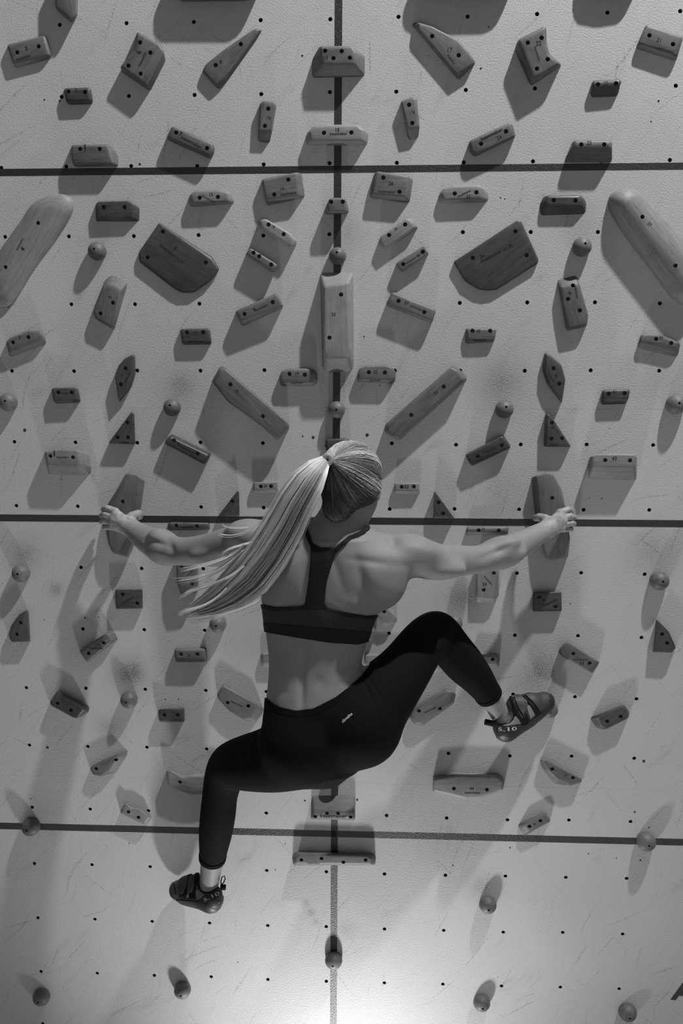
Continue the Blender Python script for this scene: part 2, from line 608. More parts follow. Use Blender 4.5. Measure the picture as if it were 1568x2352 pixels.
def frame_on(hit, nor, ang):
    """matrix (board frame) standing on a surface point, x axis turned by ang degrees in the board plane"""
    z = Vector(nor).normalized()
    x = Vector((math.cos(math.radians(ang)), math.sin(math.radians(ang)), 0))
    x = (x - z * x.dot(z)).normalized()
    y = z.cross(x)
    m = Matrix.Identity(4)
    for i in range(3):
        m[i][0], m[i][1], m[i][2], m[i][3] = x[i], y[i], z[i], hit[i]
    return m


def ray_at(bvh, x, y):
    d = FWD + RIGHT * ((x - CX) / F_PX) - UP * ((y - CY) / F_PX)
    hit = bvh.ray_cast(Vector(CAM), Vector(d).normalized())
    return (hit[0], hit[1]) if hit[0] is not None else (None, None)


def finish_hold(bm, h, name, label, cat, group, tile, bolts, num, brand, tone, ang, bolt_r=0.0064, sharp=35):
    """bores the bolt holes, sets the object at its base, adds bolts and burnt markings"""
    bmesh.ops.recalc_face_normals(bm, faces=bm.faces)
    bmesh.ops.triangulate(bm, faces=[f for f in bm.faces if len(f.verts) > 4])
    bvh = BVHTree.FromBMesh(bm)
    cen = sum((v.co for v in bm.verts), Vector()) / len(bm.verts)
    cen.z = 0
    spots = []
    for bx, by in bolts:
        hit, nor = ray_at(bvh, *px(tile, bx, by))
        if hit is not None and hit.z > 0.004:
            spots.append((hit, nor))
    marks = []
    for spec, nm in ((num, 'number_marking'), (brand, 'name_marking')):
        if spec:
            s, x, y, a, L = spec
            hit, nor = ray_at(bvh, *px(tile, x, y))
            if hit is not None and hit.z > 0.004:
                z = 1.0 if tile == 'px' else ZOOM
                marks.append((nm, s, hit, nor, a, L / z))
    me = bpy.data.meshes.new(name)
    bm.to_mesh(me)
    bm.free()
    if spots:
        cb = bmesh.new()
        for hit, nor in spots:
            m4 = frame_on(hit, Vector((0, 0, 1)) * 0.75 + Vector(nor) * 0.25, 0)
            dep = min(0.012, max(0.004, hit.z - 0.006))
            r = bmesh.ops.create_cone(cb, cap_ends=True, segments=14, radius1=bolt_r, radius2=bolt_r, depth=dep + 0.02,
                                      matrix=m4 @ Matrix.Translation((0, 0, (0.02 - dep) / 2)))
        cme = bpy.data.meshes.new('cut')
        cb.to_mesh(cme)
        cb.free()
        to = bpy.data.objects.new('tmp_hold', me)
        tc = bpy.data.objects.new('tmp_cut', cme)
        COL.objects.link(to)
        COL.objects.link(tc)
        md = to.modifiers.new('bore', 'BOOLEAN')
        md.operation = 'DIFFERENCE'
        md.object = tc
        md.solver = 'EXACT'
        DEPS().update()
        me2 = bpy.data.meshes.new_from_object(to.evaluated_get(DEPS()))
        bpy.data.objects.remove(to)
        bpy.data.objects.remove(tc)
        if len(me2.polygons) > 6:
            me = me2
    loc = Matrix.Translation(cen) @ Matrix.Rotation(ang, 4, 'Z')
    inv = loc.inverted()
    me.transform(inv)
    me.materials.clear()
    me.materials.append(WOOD[tone])
    me.polygons.foreach_set('use_smooth', [True] * len(me.polygons))
    me.set_sharp_from_angle(angle=math.radians(sharp))
    o = link(name, me, None, None, W @ loc)
    tag(o, label, cat, group)
    for hit, nor in spots:
        dep = min(0.012, max(0.004, hit.z - 0.006))
        m4 = frame_on(hit, Vector((0, 0, 1)) * 0.75 + Vector(nor) * 0.25, 0)
        link('bolt', ME_BOLT, None, o, inv @ m4 @ Matrix.Translation((0, 0, -dep * 0.55)) @ Matrix.Scale(bolt_r * 0.86, 4))
    for nm, s, hit, nor, a, L in marks:
        m_, wid = text_mesh(s)
        x, y = proj(hit)
        sc = L * mpp(x, y, hit[2]) / wid
        m4 = frame_on(hit, nor, a)
        link(nm, m_, None, o, inv @ m4 @ Matrix.Translation((0, 0, 0.0005)) @ Matrix.Diagonal((sc, sc, 1, 1)))
    return o


GROUP = 'wooden holds bolted to the training board'


def hold(tile, pts, h, label, bolts=(), num=None, brand=None, tone=1, r=0.009, name='wooden_hold', seg=3, grain=None):
    h = h * 0.001 * H_SCALE
    Fp, Bp = [], []
    for q in pts:
        f = px(tile, q[0], q[1])
        b = px(tile, q[2], q[3]) if len(q) == 4 else f
        Fp.append(P(f[0], f[1], h))
        Bp.append(P(b[0], b[1], 0.0))
    bm = bmesh.new()
    fv = [bm.verts.new(v) for v in Fp]
    bv = [bm.verts.new(v) for v in Bp]
    n = len(fv)
    top = bm.faces.new(fv)
    bm.faces.new(list(reversed(bv)))
    for i in range(n):
        j = (i + 1) % n
        bm.faces.new((fv[j], fv[i], bv[i], bv[j]))
    bmesh.ops.recalc_face_normals(bm, faces=bm.faces)
    edges = [e for e in bm.edges if not all(v in bv for v in e.verts)]
    mn = min(e.calc_length() for e in bm.edges)
    bmesh.ops.bevel(bm, geom=edges, offset=r, offset_type='OFFSET', segments=seg, profile=0.5, affect='EDGES', clamp_overlap=True)
    A = np.array(Fp)[:, :2]
    d = A - A.mean(0)
    if grain is None:
        u_, s_, vt = np.linalg.svd(d, full_matrices=False)
        grain = math.atan2(vt[0][1], vt[0][0])
    else:
        grain = math.radians(grain)
    return finish_hold(bm, h, name, label, 'climbing hold', GROUP, tile, bolts, num, brand, tone, grain)


def dome(tile, outline, h, label, axis, bolts=(), num=None, brand=None, tone=0, name='sloper_hold', power=1.9):
    """rounded sloper: outline rings drawn in towards its axis while rising"""
    h = h * 0.001 * H_SCALE
    O = np.array([P(*px(tile, *q))[:2] for q in outline])
    # smooth closed Catmull-Rom
    pts = []
    n = len(O)
    for i in range(n):
        p0, p1, p2, p3 = O[i - 1], O[i], O[(i + 1) % n], O[(i + 2) % n]
        for t in (0, 0.33, 0.67):
            pts.append(0.5 * (2 * p1 + (p2 - p0) * t + (2 * p0 - 5 * p1 + 4 * p2 - p3) * t * t + (3 * p1 - p0 - 3 * p2 + p3) * t ** 3))
    O = np.array(pts)
    a, b = (P(*px(tile, *q))[:2] for q in axis)
    ab = b - a
    t = np.clip(((O - a) @ ab) / (ab @ ab), 0, 1)
    C = a + t[:, None] * ab
    V, Fc = [], []
    m = len(O)
    K = 9
    for k in range(K):
        s = math.cos(k / (K - 1) * math.pi / 2 * 0.97)
        z = h * (1 - s ** power) ** (1 / power)
        for i in range(m):
            q = C[i] + (O[i] - C[i]) * s
            V.append((q[0], q[1], z))
    for k in range(K - 1):
        for i in range(m):
            j = (i + 1) % m
            Fc.append((k * m + i, k * m + j, (k + 1) * m + j, (k + 1) * m + i))
    bm = bmesh.new()
    vv = [bm.verts.new(v) for v in V]
    for f in Fc:
        bm.faces.new([vv[i] for i in f])
    bm.faces.new(vv[(K - 1) * m:])
    bm.faces.new(list(reversed(vv[:m])))
    # perspective: tops are seen displaced, keep the outline on the board
    ang = math.atan2(ab[1], ab[0])
    return finish_hold(bm, h, name, label, 'climbing hold', GROUP, tile, bolts, num, brand, tone, ang, sharp=60)


def ball(x, y, r, label, bolt=None, tone=1, lift=0.12):
    """ball hold on a short neck; x, y is the middle of the ball in the picture"""
    R = r * mpp(x, y, 0.02)
    cz = R * (0.3 + lift)
    c = P(x, y, cz)
    prof = []
    for k in range(13):
        a = math.pi / 2 - k / 12 * (math.pi / 2 + math.asin(min(0.95, cz * 0.85 / R)))
        prof.append((R * math.cos(a), cz + R * math.sin(a)))
    zl = prof[-1]
    prof.append((zl[0] * 1.0, 0.0))
    n = 26
    bm = bmesh.new()
    top = bm.verts.new((c[0], c[1], prof[0][1]))
    rings = []
    for rr, z in prof[1:]:
        rings.append([bm.verts.new((c[0] + rr * math.cos(2 * math.pi * k / n), c[1] + rr * math.sin(2 * math.pi * k / n), z)) for k in range(n)])
    for k in range(n):
        bm.faces.new((top, rings[0][k], rings[0][(k + 1) % n]))
    for j in range(len(rings) - 1):
        for k in range(n):
            bm.faces.new((rings[j][k], rings[j + 1][k], rings[j + 1][(k + 1) % n], rings[j][(k + 1) % n]))
    bm.faces.new(list(reversed(rings[-1])))
    return finish_hold(bm, 2 * R, 'ball_hold', label, 'climbing hold', 'wooden ball holds on the training board', 'px', [bolt] if bolt else [], None, None, tone,
                       random.uniform(0, 3), bolt_r=0.0038, sharp=60)


BM = 'beastmaker'
# ---- top edge, cut by the frame
hold('px', [(125, -55), (150, -66), (180, -40), (177, 33, 178, 36), (165, 50, 167, 55), (126, 18, 128, 22)], 75, 'brown pointed hold cut by the top edge, nearest the left corner', tone=1)
hold('px', [(392, -60), (420, -100), (570, -105), (600, -70), (600, -20), (570, 0, 572, 3), (412, 0, 410, 4), (392, -20)], 88, 'broad dark hold cut off by the top edge left of the centre line', tone=1, r=.03)
hold('px', [(958, -60), (985, -110), (1150, -115), (1180, -80), (1182, -30), (1150, -12), (985, -10), (958, -30)], 82, 'hold just above the frame right of the centre line', tone=1, r=.03)
hold('px', [(1335, -70), (1360, -100), (1450, -110), (1475, -70), (1462, -20), (1400, -8), (1345, -20)], 70, 'hold just above the frame near the right corner', tone=1, r=.03)
# ---- first band
hold('A0', [(45, 305), (303, 237, 315, 240), (338, 375, 355, 395), (85, 440, 105, 468)], 36, 'block numbered 3 at the top left edge of the picture', [(116, 355), (262, 315)], ('3', 180, 332, 14, 16), (BM, 160, 390, 14, 108))
hold('A0', [(430, 600), (612, 592, 618, 596), (618, 690, 634, 708), (448, 700, 458, 713)], 38, 'small dark edge numbered 2 above the left block numbered 1', [(465, 622), (577, 626)], ('2', 517, 610, 0, 14), tone=2)
hold('A0', [(930, 212), (1085, 298), (1118, 345, 1130, 405), (995, 590, 1020, 622), (808, 452, 815, 482), (908, 350), (920, 288)], 66, 'large four-bolt block with a scooped left side, upper left', [(951, 288), (1021, 357), (872, 446), (955, 500)], ('6', 945, 355, 60, 22), (BM, 968, 400, 60, 100))
hold('px', [(464, 165), (472, 148), (520, 110), (585, 66), (599, 66, 603, 69), (515, 182, 520, 188), (494, 198, 503, 207)], 33, 'long tapered wedge numbered 8 pointing up to the right', [(495.2, 149.4), (552.8, 101.4)], ('8', 507, 142, 10, 5))
hold('px', [(958, 51), (993, 61), (1050, 91), (1072, 115), (1090, 138), (1086, 148, 1091, 147), (1048, 172, 1053, 185), (962, 70, 944, 56)], 42, 'long tapered wedge numbered 17 pointing up to the left', [(992, 82.8), (1053, 126.8)], ('17', 1032, 115, 0, 11), (BM, 1036, 136, -55, 26))
hold('A1', [(633, 312), (855, 312, 862, 316), (880, 360, 940, 385), (875, 440, 938, 522), (655, 440, 582, 530), (645, 380, 580, 410)], 88, 'wide four-bolt block numbered 13 on the centre line at the top', [(670, 345), (782, 347), (726, 395), (838, 392)], ('13', 675, 393, 0, 24), r=.0075)
hold('A1', [(226, 703), (250, 684), (325, 688), (340, 715), (312, 890, 293, 975), (215, 890, 212, 962)], 44, 'narrow upright hold numbered 14, left of the centre line', [(283, 738), (261, 855)], ('14', 287, 800, -20, 22), r=.0075)
hold('A1', [(600, 850), (890, 845), (930, 880, 968, 900), (935, 965, 955, 990), (570, 962, 545, 990), (560, 890, 538, 915)], 58, 'pale wide rail numbered 15 across the centre line', [(662, 902), (848, 900)], ('15', 752, 884, 0, 26), (BM, 760, 909, 0, 115), 0)
hold('A1', [(1181, 690), (1262, 658), (1293, 668), (1318, 860, 1306, 940), (1228, 880, 1236, 953)], 46, 'narrow upright hold numbered 16, right of the centre line', [(1240, 712), (1262, 836)], ('16', 1265, 760, -10, 24), r=.0075)
hold('A2', [(638, 172), (642, 295), (660, 365), (738, 432, 750, 445), (548, 548, 533, 588), (458, 310, 428, 350), (452, 272, 444, 270)], 80, 'large four-bolt block numbered 22 with a scooped right side', [(514, 290), (608, 257), (649, 402), (576, 466)], ('22', 587, 295, 10, 36), (BM, 578, 365, -70, 98))
hold('A2', [(1318, 162), (1572, 248), (1530, 388, 1520, 420), (1262, 300, 1245, 328)], 44, 'tilted block numbered 21 at the top right edge of the picture', [(1340, 240), (1500, 300)], ('21', 1407, 275, -17, 28), (BM, 1455, 340, -17, 112))
hold('A2', [(948, 549), (1150, 539), (1147, 588, 1125, 655), (955, 605, 940, 665)], 46, 'small dark edge below the tilted block numbered 21', [(990, 573), (1113, 566)], ('23', 1045, 563, 3, 26), None, 2)
hold('A2', [(115, 958), (402, 826), (436, 930), (158, 1062, 150, 1070), (125, 1030, 105, 1010)], 53, 'slanted bar numbered 24 rising to the right over the upper line', [(366, 893), (196, 977)], ('24', 320, 935, 25, 34), (BM, 268, 912, 25, 155))
hold('A2', [(822, 952), (1086, 955), (1086, 1010, 1087, 1105), (830, 1010, 757, 1105)], 80, 'sloping block numbered 25 just above the upper line at right', [(877, 982), (1033, 981)], ('25', 932, 970, 0, 32))
hold('A0', [(486, 984), (735, 979, 748, 985), (745, 1040, 800, 1050), (775, 1115, 805, 1132), (495, 1120, 503, 1135), (482, 1050)], 61, 'block numbered 1 sitting on the upper line at left', [(544, 1012), (677, 1012)], ('1', 578, 1007, 0, 8), r=.0075)
hold('A0', [(1168, 853), (1445, 970, 1455, 980), (1455, 1020, 1460, 1030), (1425, 1070, 1435, 1085), (1132, 938, 1130, 948)], 58, 'slanted bar numbered 7 falling to the right above the upper line', [(1197, 900), (1406, 1007)], ('7', 1226, 912, -28, 20), (BM, 1300, 965, -28, 155))
# ---- under the upper line
hold('A1', [(237, 1218), (480, 1165, 510, 1172), (498, 1335, 533, 1345), (262, 1365, 275, 1400)], 49, 'square block with diagonal bolts under the upper line, left of centre', [(420, 1220), (324, 1322)], ('14', 378, 1283, 0, 22), (BM, 423, 1315, 7, 112), r=.008)
hold('A1', [(1020, 1160, 1005, 1170), (1235, 1190, 1268, 1212), (1218, 1345, 1243, 1382), (985, 1325, 970, 1345)], 51, 'square block numbered 26 under the upper line, right of centre', [(1065, 1207), (1175, 1303)], ('26', 1117, 1247, 0, 32), (BM, 1088, 1302, -4, 116), r=.008)
hold('A1', [(700, 1345), (800, 1342, 812, 1350), (812, 1400, 830, 1420), (810, 1440, 828, 1452), (690, 1445, 668, 1458), (685, 1390, 668, 1420)], 84, 'small rounded two-bolt knob on the centre line below the upper line', [(710, 1372), (790, 1370)], r=.007)
hold('px', [(437, 447, 432, 452), (448, 437), (502, 435), (525, 440, 532, 442), (526, 466, 539, 468), (440, 470, 436, 476)], 50, 'pale horizontal edge with a slanted stamp, left of the square blocks', [(458.4, 454), (500.3, 452.3)], ('13', 484.4, 447, 0, 7), (BM, 479, 457, -30, 34), 0)
hold('px', [(1018, 432), (1040, 425), (1100, 423), (1108, 430, 1122, 442), (1105, 458, 1121, 464), (1020, 462, 1008, 469), (1012, 445, 1005, 452)], 44, 'pale horizontal edge numbered 35 right of the square blocks', [(1044, 444.5), (1093.8, 441.8)], ('35', 1075, 453, 0, 10), (BM, 1066, 444, 25, 33), 0)
hold('A2', [(645, 1328, 625, 1330), (868, 1326, 880, 1328), (885, 1360, 912, 1375), (880, 1400, 905, 1455), (645, 1400, 600, 1465), (630, 1375, 592, 1395)], 42, 'nearly black rounded edge beside the tall right sloper', [(690, 1361), (837, 1363)], tone=2, r=.008)
hold('A0', [(665, 1368, 655, 1378), (865, 1364, 880, 1366), (905, 1385, 948, 1412), (900, 1480, 945, 1505), (660, 1490, 652, 1505), (652, 1400, 647, 1400)], 38, 'nearly black rounded edge beside the tall left sloper', [(705, 1407), (847, 1408)], tone=2, r=.008)
dome('px', [(140, 445), (162, 455), (169, 475), (163, 497), (135, 544), (85, 611), (37, 689), (15, 706), (-12, 702), (-22, 665), (-10, 595), (25, 540), (51, 503), (73, 470), (105, 452)], 58, 'huge rounded sloper numbered 4 at the left edge', ((125, 490), (15, 655)), [(87.2, 512), (12.5, 613.6)], ('4', 52.4, 572, 45, 7), (BM, 46, 560, 60, 30), 0)
dome('px', [(1396, 470), (1402, 447), (1427, 434), (1458, 438), (1494, 470), (1540, 522), (1590, 580), (1612, 640), (1608, 690), (1580, 705), (1550, 692), (1528, 669), (1478, 601), (1444, 558), (1408, 502)], 100, 'huge rounded sloper numbered 37 at the right edge', ((1432, 472), (1575, 655)), [(1475, 498), (1550.8, 610)], ('37', 1491, 515, -40, 10), None, 0)
hold('B0', [(1082, 32), (1435, 275, 1440, 265), (1492, 350), (1425, 435), (1320, 508), (1240, 512), (1185, 485), (945, 300), (942, 235)], 28, 'big dark D-shaped slab falling to the right, left half', [(1107, 95), (1003, 270), (1398, 305)], ('5', 1192, 208, -35, 14), ('beastmaker.co.uk', 1165, 242, -38, 200), 2, r=.007)
hold('B2', [(8, 300), (445, 16), (468, 22), (588, 285), (580, 312), (300, 485, 300, 492), (240, 497), (175, 486), (85, 430)], 28, 'big dark D-shaped slab numbered 36 rising to the right', [(429, 92), (140, 273), (506, 255)], ('36', 205, 262, 28, 30), ('beastmaker.co.uk', 303, 240, 28, 235), 2, r=.007)
hold('B1', [(225, 18), (265, 6), (430, 102), (472, 150, 480, 160), (460, 185, 470, 200), (440, 205, 445, 216), (240, 80, 205, 40)], 62, 'pale slanted edge numbered 18 below the left square block', [(285, 47), (388, 112)], ('18', 317, 60, -25, 18), None, 0)
hold('B1', [(160, 203), (352, 322), (322, 368, 318, 376), (128, 252)], 64, 'thin dark slanted edge below the pale edge numbered 18', [(183, 238), (303, 318), (222, 262)], None, None, 1, r=.0075)
hold('B1', [(1052, 122), (1218, 5), (1240, 12, 1262, 5), (1288, 62, 1305, 68), (1075, 215, 1072, 226), (1040, 160, 1030, 165)], 44, 'pale slanted edge rising to the right below the block numbered 26', [(1213, 46), (1104, 118)], ('26', 1150, 75, 30, 20), None, 0)
hold('B1', [(1152, 308), (1342, 190), (1372, 240, 1376, 246), (1195, 362, 1190, 370), (1160, 325)], 48, 'narrow slanted edge numbered 28 rising to the right', [(1333, 232), (1200, 316)], ('28', 1303, 258, 30, 22), (BM, 1250, 290, 31, 80))
hold('B0', [(735, 455, 760, 390), (822, 497, 870, 438), (797, 660, 808, 655), (765, 750, 775, 765), (645, 690, 640, 680), (636, 635), (700, 470, 712, 425)], 48, 'dark upright block below the left ball hold', [(767, 578), (683, 651)], ('5', 748, 540, 60, 14), None, 1, r=.0075)
hold('B2', [(732, 468, 710, 424), (868, 455, 846, 390), (922, 655, 925, 660), (912, 735, 915, 740), (778, 765, 775, 772), (745, 590, 745, 600)], 48, 'tall upright block numbered 38 left of the right sloper', [(787, 552), (867, 630), (820, 460)], ('38', 797, 512, -10, 22), (BM, 843, 505, -78, 90))
hold('B1', [(660, 470, 635, 375), (830, 440, 862, 370), (845, 900, 866, 1000), (830, 960, 850, 1045), (680, 960, 668, 1050), (655, 900, 650, 1010)], 114, 'long upright pale block numbered 23 on the centre line', [(778, 522), (699, 815)], ('23', 728, 657, 0, 26), None, 0, r=.016, seg=4)
hold('B1', [(57, 635), (345, 509), (385, 600, 390, 612), (95, 715, 105, 740)], 68, 'slanted bar rising to the right, left of the long block numbered 23', [(123, 655), (314, 573)], ('9', 190, 625, 23, 14), (BM, 235, 612, 23, 100))
hold('B1', [(1125, 500), (1426, 624), (1395, 712, 1395, 720), (1085, 588, 1078, 598)], 60, 'slanted bar falling to the right, right of the long block numbered 23', [(1168, 565), (1343, 642)], ('27', 1222, 580, -22, 30), (BM, 1290, 612, -22, 90))
# ---- row of the small edges and lens-shaped holds
hold('B0', [(40, 842), (75, 812), (195, 766), (282, 765), (298, 825, 320, 858), (62, 920, 66, 950)], 44, 'curved edge at the left border under the sloper numbered 4', [(88, 847), (193, 812)], ('3', 133, 813, 20, 12))
hold('B0', [(1223, 756), (1425, 751), (1432, 850, 1440, 862), (1235, 855, 1238, 864)], 38, 'small square-cut edge numbered 11', [(1270, 780), (1380, 778)], ('11', 1322, 787, 0, 16), (BM, 1330, 840, 0, 105), 2, r=.0075)
hold('B2', [(92, 750), (304, 752), (290, 835, 285, 845), (105, 840, 88, 858)], 34, 'small square-cut edge with a low stamp, right of centre', [(138, 768), (258, 768)], ('33', 180, 770, 0, 24), (BM, 190, 832, 2, 95), 1, r=.0075)
hold('B2', [(1282, 790), (1330, 784), (1400, 788), (1553, 850), (1510, 892, 1530, 950), (1340, 855, 1330, 905), (1275, 850, 1255, 882)], 40, 'curved edge at the right border under the sloper numbered 37', [(1385, 824), (1488, 852)], ('39', 1420, 815, -15, 24))
hold('B0', [(897, 932, 905, 930), (912, 940, 918, 940), (915, 1060, 922, 1060), (890, 1140, 895, 1150), (805, 1235, 810, 1253), (782, 1090), (805, 1005), (850, 955)], 46, 'leaf-shaped upright hold on the left half', [(853, 1023), (822, 1133)], ('7', 830, 1070, 60, 14), (BM, 868, 1080, 62, 85), 2)
hold('B2', [(634, 925, 628, 912), (660, 930), (742, 1000), (770, 1100), (742, 1250, 745, 1262), (660, 1140, 640, 1125), (628, 1050, 612, 1030)], 44, 'leaf-shaped upright hold on the right half', [(688, 1023), (727, 1127)], ('40', 705, 1072, -60, 24), (BM, 680, 1090, -60, 62), 2)
hold('B0', [(349, 1158), (525, 1152, 530, 1155), (525, 1245, 550, 1256), (362, 1255, 372, 1264)], 44, 'small dark edge right of the left border ball', [(396, 1187), (487, 1187)], None, (BM, 440, 1192, 0, 62), 2, r=.0075)
hold('B2', [(1018, 1169), (1208, 1166), (1203, 1232, 1185, 1265), (1020, 1235, 1008, 1272)], 44, 'small dark edge numbered 41 left of the right border ball', [(1063, 1197), (1170, 1193)], ('41', 1105, 1183, 2, 26), None, 2, r=.0075)
hold('B0', [(892, 1320), (912, 1328), (915, 1530, 920, 1540), (738, 1528, 735, 1535)], 48, 'three-bolt triangle numbered 6 under the left leaf-shaped hold', [(866, 1392), (799, 1492), (870, 1492)], ('6', 858, 1425, 0, 12), None, 2, r=.0075)
hold('B2', [(640, 1335, 632, 1328), (665, 1335), (800, 1550, 810, 1558), (638, 1548, 622, 1556)], 50, 'three-bolt triangle numbered 42 under the right leaf-shaped hold', [(678, 1393), (673, 1500), (747, 1498)], ('42', 685, 1425, 0, 26), None, 2, r=.0075)
hold('B1', [(378, 1036), (430, 1023), (560, 1025), (612, 1045), (615, 1105, 620, 1112), (590, 1130, 600, 1145), (375, 1130, 368, 1146), (358, 1080)], 46, 'oval edge numbered 19 left of the foot of the long centre block', [(428, 1062), (532, 1067)], ('19', 478, 1060, 0, 22), (BM, 480, 1122, 0, 86))
hold('B1', [(908, 1018), (960, 1004), (1088, 1001), (1130, 1020, 1148, 1035), (1130, 1080, 1150, 1102), (1110, 1110, 1130, 1128), (905, 1105, 888, 1116), (888, 1060)], 48, 'oval edge numbered 22 right of the foot of the long centre block', [(967, 1050), (1076, 1052)], ('22', 1012, 1048, 0, 28), (BM, 1010, 1105, 3, 80))
hold('px', [(518, 848, 513, 840), (655, 965, 664, 974), (662, 980, 665, 984), (640, 1005, 637, 1011), (595, 975), (522, 922), (492, 882, 486, 876), (505, 850, 505, 842)], 92, 'long thick bar numbered 16 falling towards the climber head', [(529, 883), (603.8, 956)], ('16', 543.7, 897, -30, 8), None, 1, r=.012, seg=4)
hold('px', [(890, 975, 884, 975), (1035, 842, 1041, 838), (1050, 850, 1058, 850), (1066, 872, 1074, 871), (915, 1008, 916, 1013), (902, 1005), (887, 990, 882, 992)], 84, 'long thick bar numbered 21 rising right of the climber head', [(1018.6, 888), (944, 953)], ('21', 1001.7, 902, 30, 9), None, 1, r=.012, seg=4)
hold('px', [(390, 1003, 394, 996), (480, 1046, 486, 1042), (470, 1067), (378, 1019), (380, 1010)], 58, 'dark slanted bar falling to the right, left of the climber head', [(399, 1011.8), (453.6, 1042)], ('10', 407, 1017.6, -28, 8), (BM, 428, 1031, -28, 42), 2, r=.0075)
hold('C2', [(92, 135, 86, 130), (340, 0, 350, -5), (395, 80, 402, 82), (125, 205, 130, 212)], 54, 'dark slanted bar numbered 32 rising to the right', [(173, 140), (336, 66)], ('32', 205, 147, 25, 26), (BM, 262, 102, 25, 90), 2, r=.0075)
hold('C0', [(302, 106), (420, 93), (530, 96, 600, 115), (545, 195, 622, 225), (520, 215, 610, 272), (320, 205, 330, 266)], 84, 'pale sloping block above the left hand', [(342, 141), (495, 149)], ('1', 370, 125, 0, 7), (BM, 425, 148, 0, 80), 0, r=.0075)
hold('C2', [(945, 140, 935, 145), (985, 127), (1238, 127), (1256, 145), (1235, 215, 1250, 305), (960, 215, 927, 298), (950, 160, 926, 190)], 90, 'pale sloping block numbered 43 above the right hand', [(1040, 168), (1208, 170)], ('43', 1103, 158, 0, 32), None, 0, r=.007)
# ---- hand holds and middle band
hold('px', [(295, 1088, 289, 1087), (314, 1089), (333, 1103), (325, 1160), (318, 1200), (306, 1258), (294, 1281), (258, 1270), (249, 1250), (247, 1222, 244, 1222), (256, 1170, 243, 1165), (275, 1120, 268, 1125)], 66, 'long upright hold gripped by the left hand', [(281.6, 1152)], None, None, 1, r=.007)
hold('px', [(1230, 1092, 1220, 1096), (1258, 1084), (1271, 1090), (1286, 1118, 1290, 1125), (1297, 1160), (1303, 1200), (1309, 1238), (1304, 1280), (1262, 1288), (1254, 1283), (1246, 1250, 1243, 1246), (1240, 1180, 1228, 1180), (1236, 1130, 1222, 1130)], 70, 'long upright hold gripped by the right hand', [(1268, 1143.7)], None, None, 1, r=.007)
hold('C0', [(1150, 588, 1140, 592), (1415, 592, 1428, 596), (1418, 632, 1425, 645), (1145, 632, 1138, 645)], 34, 'thin flat edge under the middle line above the left forearm', [(1198, 613), (1338, 617)], None, (BM, 1268, 622, 0, 85), 1, r=.0075)
hold('C2', [(98, 626, 100, 618), (378, 622, 384, 616), (375, 665, 382, 672), (98, 665, 90, 680)], 34, 'thin flat edge under the middle line above the right forearm', [(180, 645), (316, 647)], ('23', 213, 638, 0, 22), None, 1, r=.0075)
hold('px', [(404, 1278), (455, 1278), (456, 1355), (450, 1362), (416, 1367), (406, 1338)], 72, 'upright hold half hidden by the left arm and hair tips', [(417.5, 1302.5), (441, 1340.7)], None, (BM, 436, 1316, 45, 20), 1)
hold('C2', [(168, 870), (320, 870), (318, 1080), (280, 1110, 285, 1138), (180, 1105, 172, 1138), (165, 1095, 158, 1105)], 48, 'pale upright hold numbered 24 under the right arm', [(283, 935), (214, 1050)], ('24', 220, 1012, 0, 30), (BM, 245, 985, -48, 80), 0)
hold('C0', [(783, 1047), (968, 1045), (970, 1178), (788, 1180)], 44, 'dark square plate below the left hand', [(834, 1079), (933, 1140)], None, (BM, 872, 1118, 33, 98), 2, r=.005)
hold('C2', [(548, 1065), (742, 1062), (745, 1193), (548, 1197)], 44, 'dark square plate below the right hand', [(590, 1095), (700, 1162)], ('36', 622, 1122, 10, 22), (BM, 668, 1134, 25, 110), 2, r=.005)
hold('C0', [(62, 1372), (76, 1292), (130, 1217), (183, 1186, 186, 1184), (190, 1200, 195, 1200), (200, 1395, 208, 1402), (80, 1405)], 46, 'dark shark-fin hold at the left border', [(140, 1272), (115, 1352)], None, None, 2, r=.0075)
hold('C2', [(1390, 1262, 1386, 1248), (1398, 1258), (1470, 1332), (1512, 1420), (1518, 1445), (1490, 1476), (1375, 1468, 1362, 1472)], 50, 'dark shark-fin hold at the right border', [(1425, 1350), (1460, 1410)], None, None, 2, r=.0075)
hold('C1', [(182, 318), (348, 314), (346, 375, 350, 390), (182, 377, 180, 394)], 34, 'tiny pale edge numbered 29 left of the ponytail', [(233, 347), (302, 346)], ('29', 264, 345, 0, 24), None, 0, r=.005)
hold('C1', [(1142, 324), (1310, 322), (1310, 380, 1313, 396), (1142, 383, 1139, 398)], 34, 'tiny pale edge numbered 30 right of the head', [(1190, 350), (1272, 348)], ('30', 1222, 350, 0, 30), None, 0, r=.005)
hold('px', [(545, 1127), (549, 1130), (550, 1185), (500, 1186)], 48, 'dark triangle standing on the middle line left of the ponytail', [(533.5, 1151)], None, None, 2, r=.005)
hold('C1', [(1411, 382), (1420, 388, 1418, 382), (1540, 556, 1550, 566), (1410, 556, 1404, 566)], 52, 'dark triangle standing on the middle line right of the head', [(1440, 455), (1472, 530)], None, None, 2, r=.005)
hold('px', [(746, 1008), (800, 1006), (805, 1050), (750, 1050)], 45, 'dark block peeking out over the climber head', tone=2)
hold('px', [(868, 1395), (887, 1390), (905, 1410, 914, 1419), (905, 1428, 909, 1431), (885, 1436, 883, 1440), (862, 1420)], 44, 'pale angular hold half hidden at the right side of the back', [(881.7, 1404.7)], None, None, 0)
hold('px', [(600, 1500, 598, 1499), (695, 1500), (695, 1525, 697, 1532), (603, 1525, 600, 1533)], 40, 'pale edge whose end shows left of the waist', tone=0)
hold('px', [(838, 1503, 836, 1502), (935, 1503), (932, 1528, 935, 1534), (845, 1530, 848, 1536), (838, 1522, 836, 1525)], 40, 'pale edge whose end shows between waist and right thigh', [(861, 1517.6)], None, None, 0)
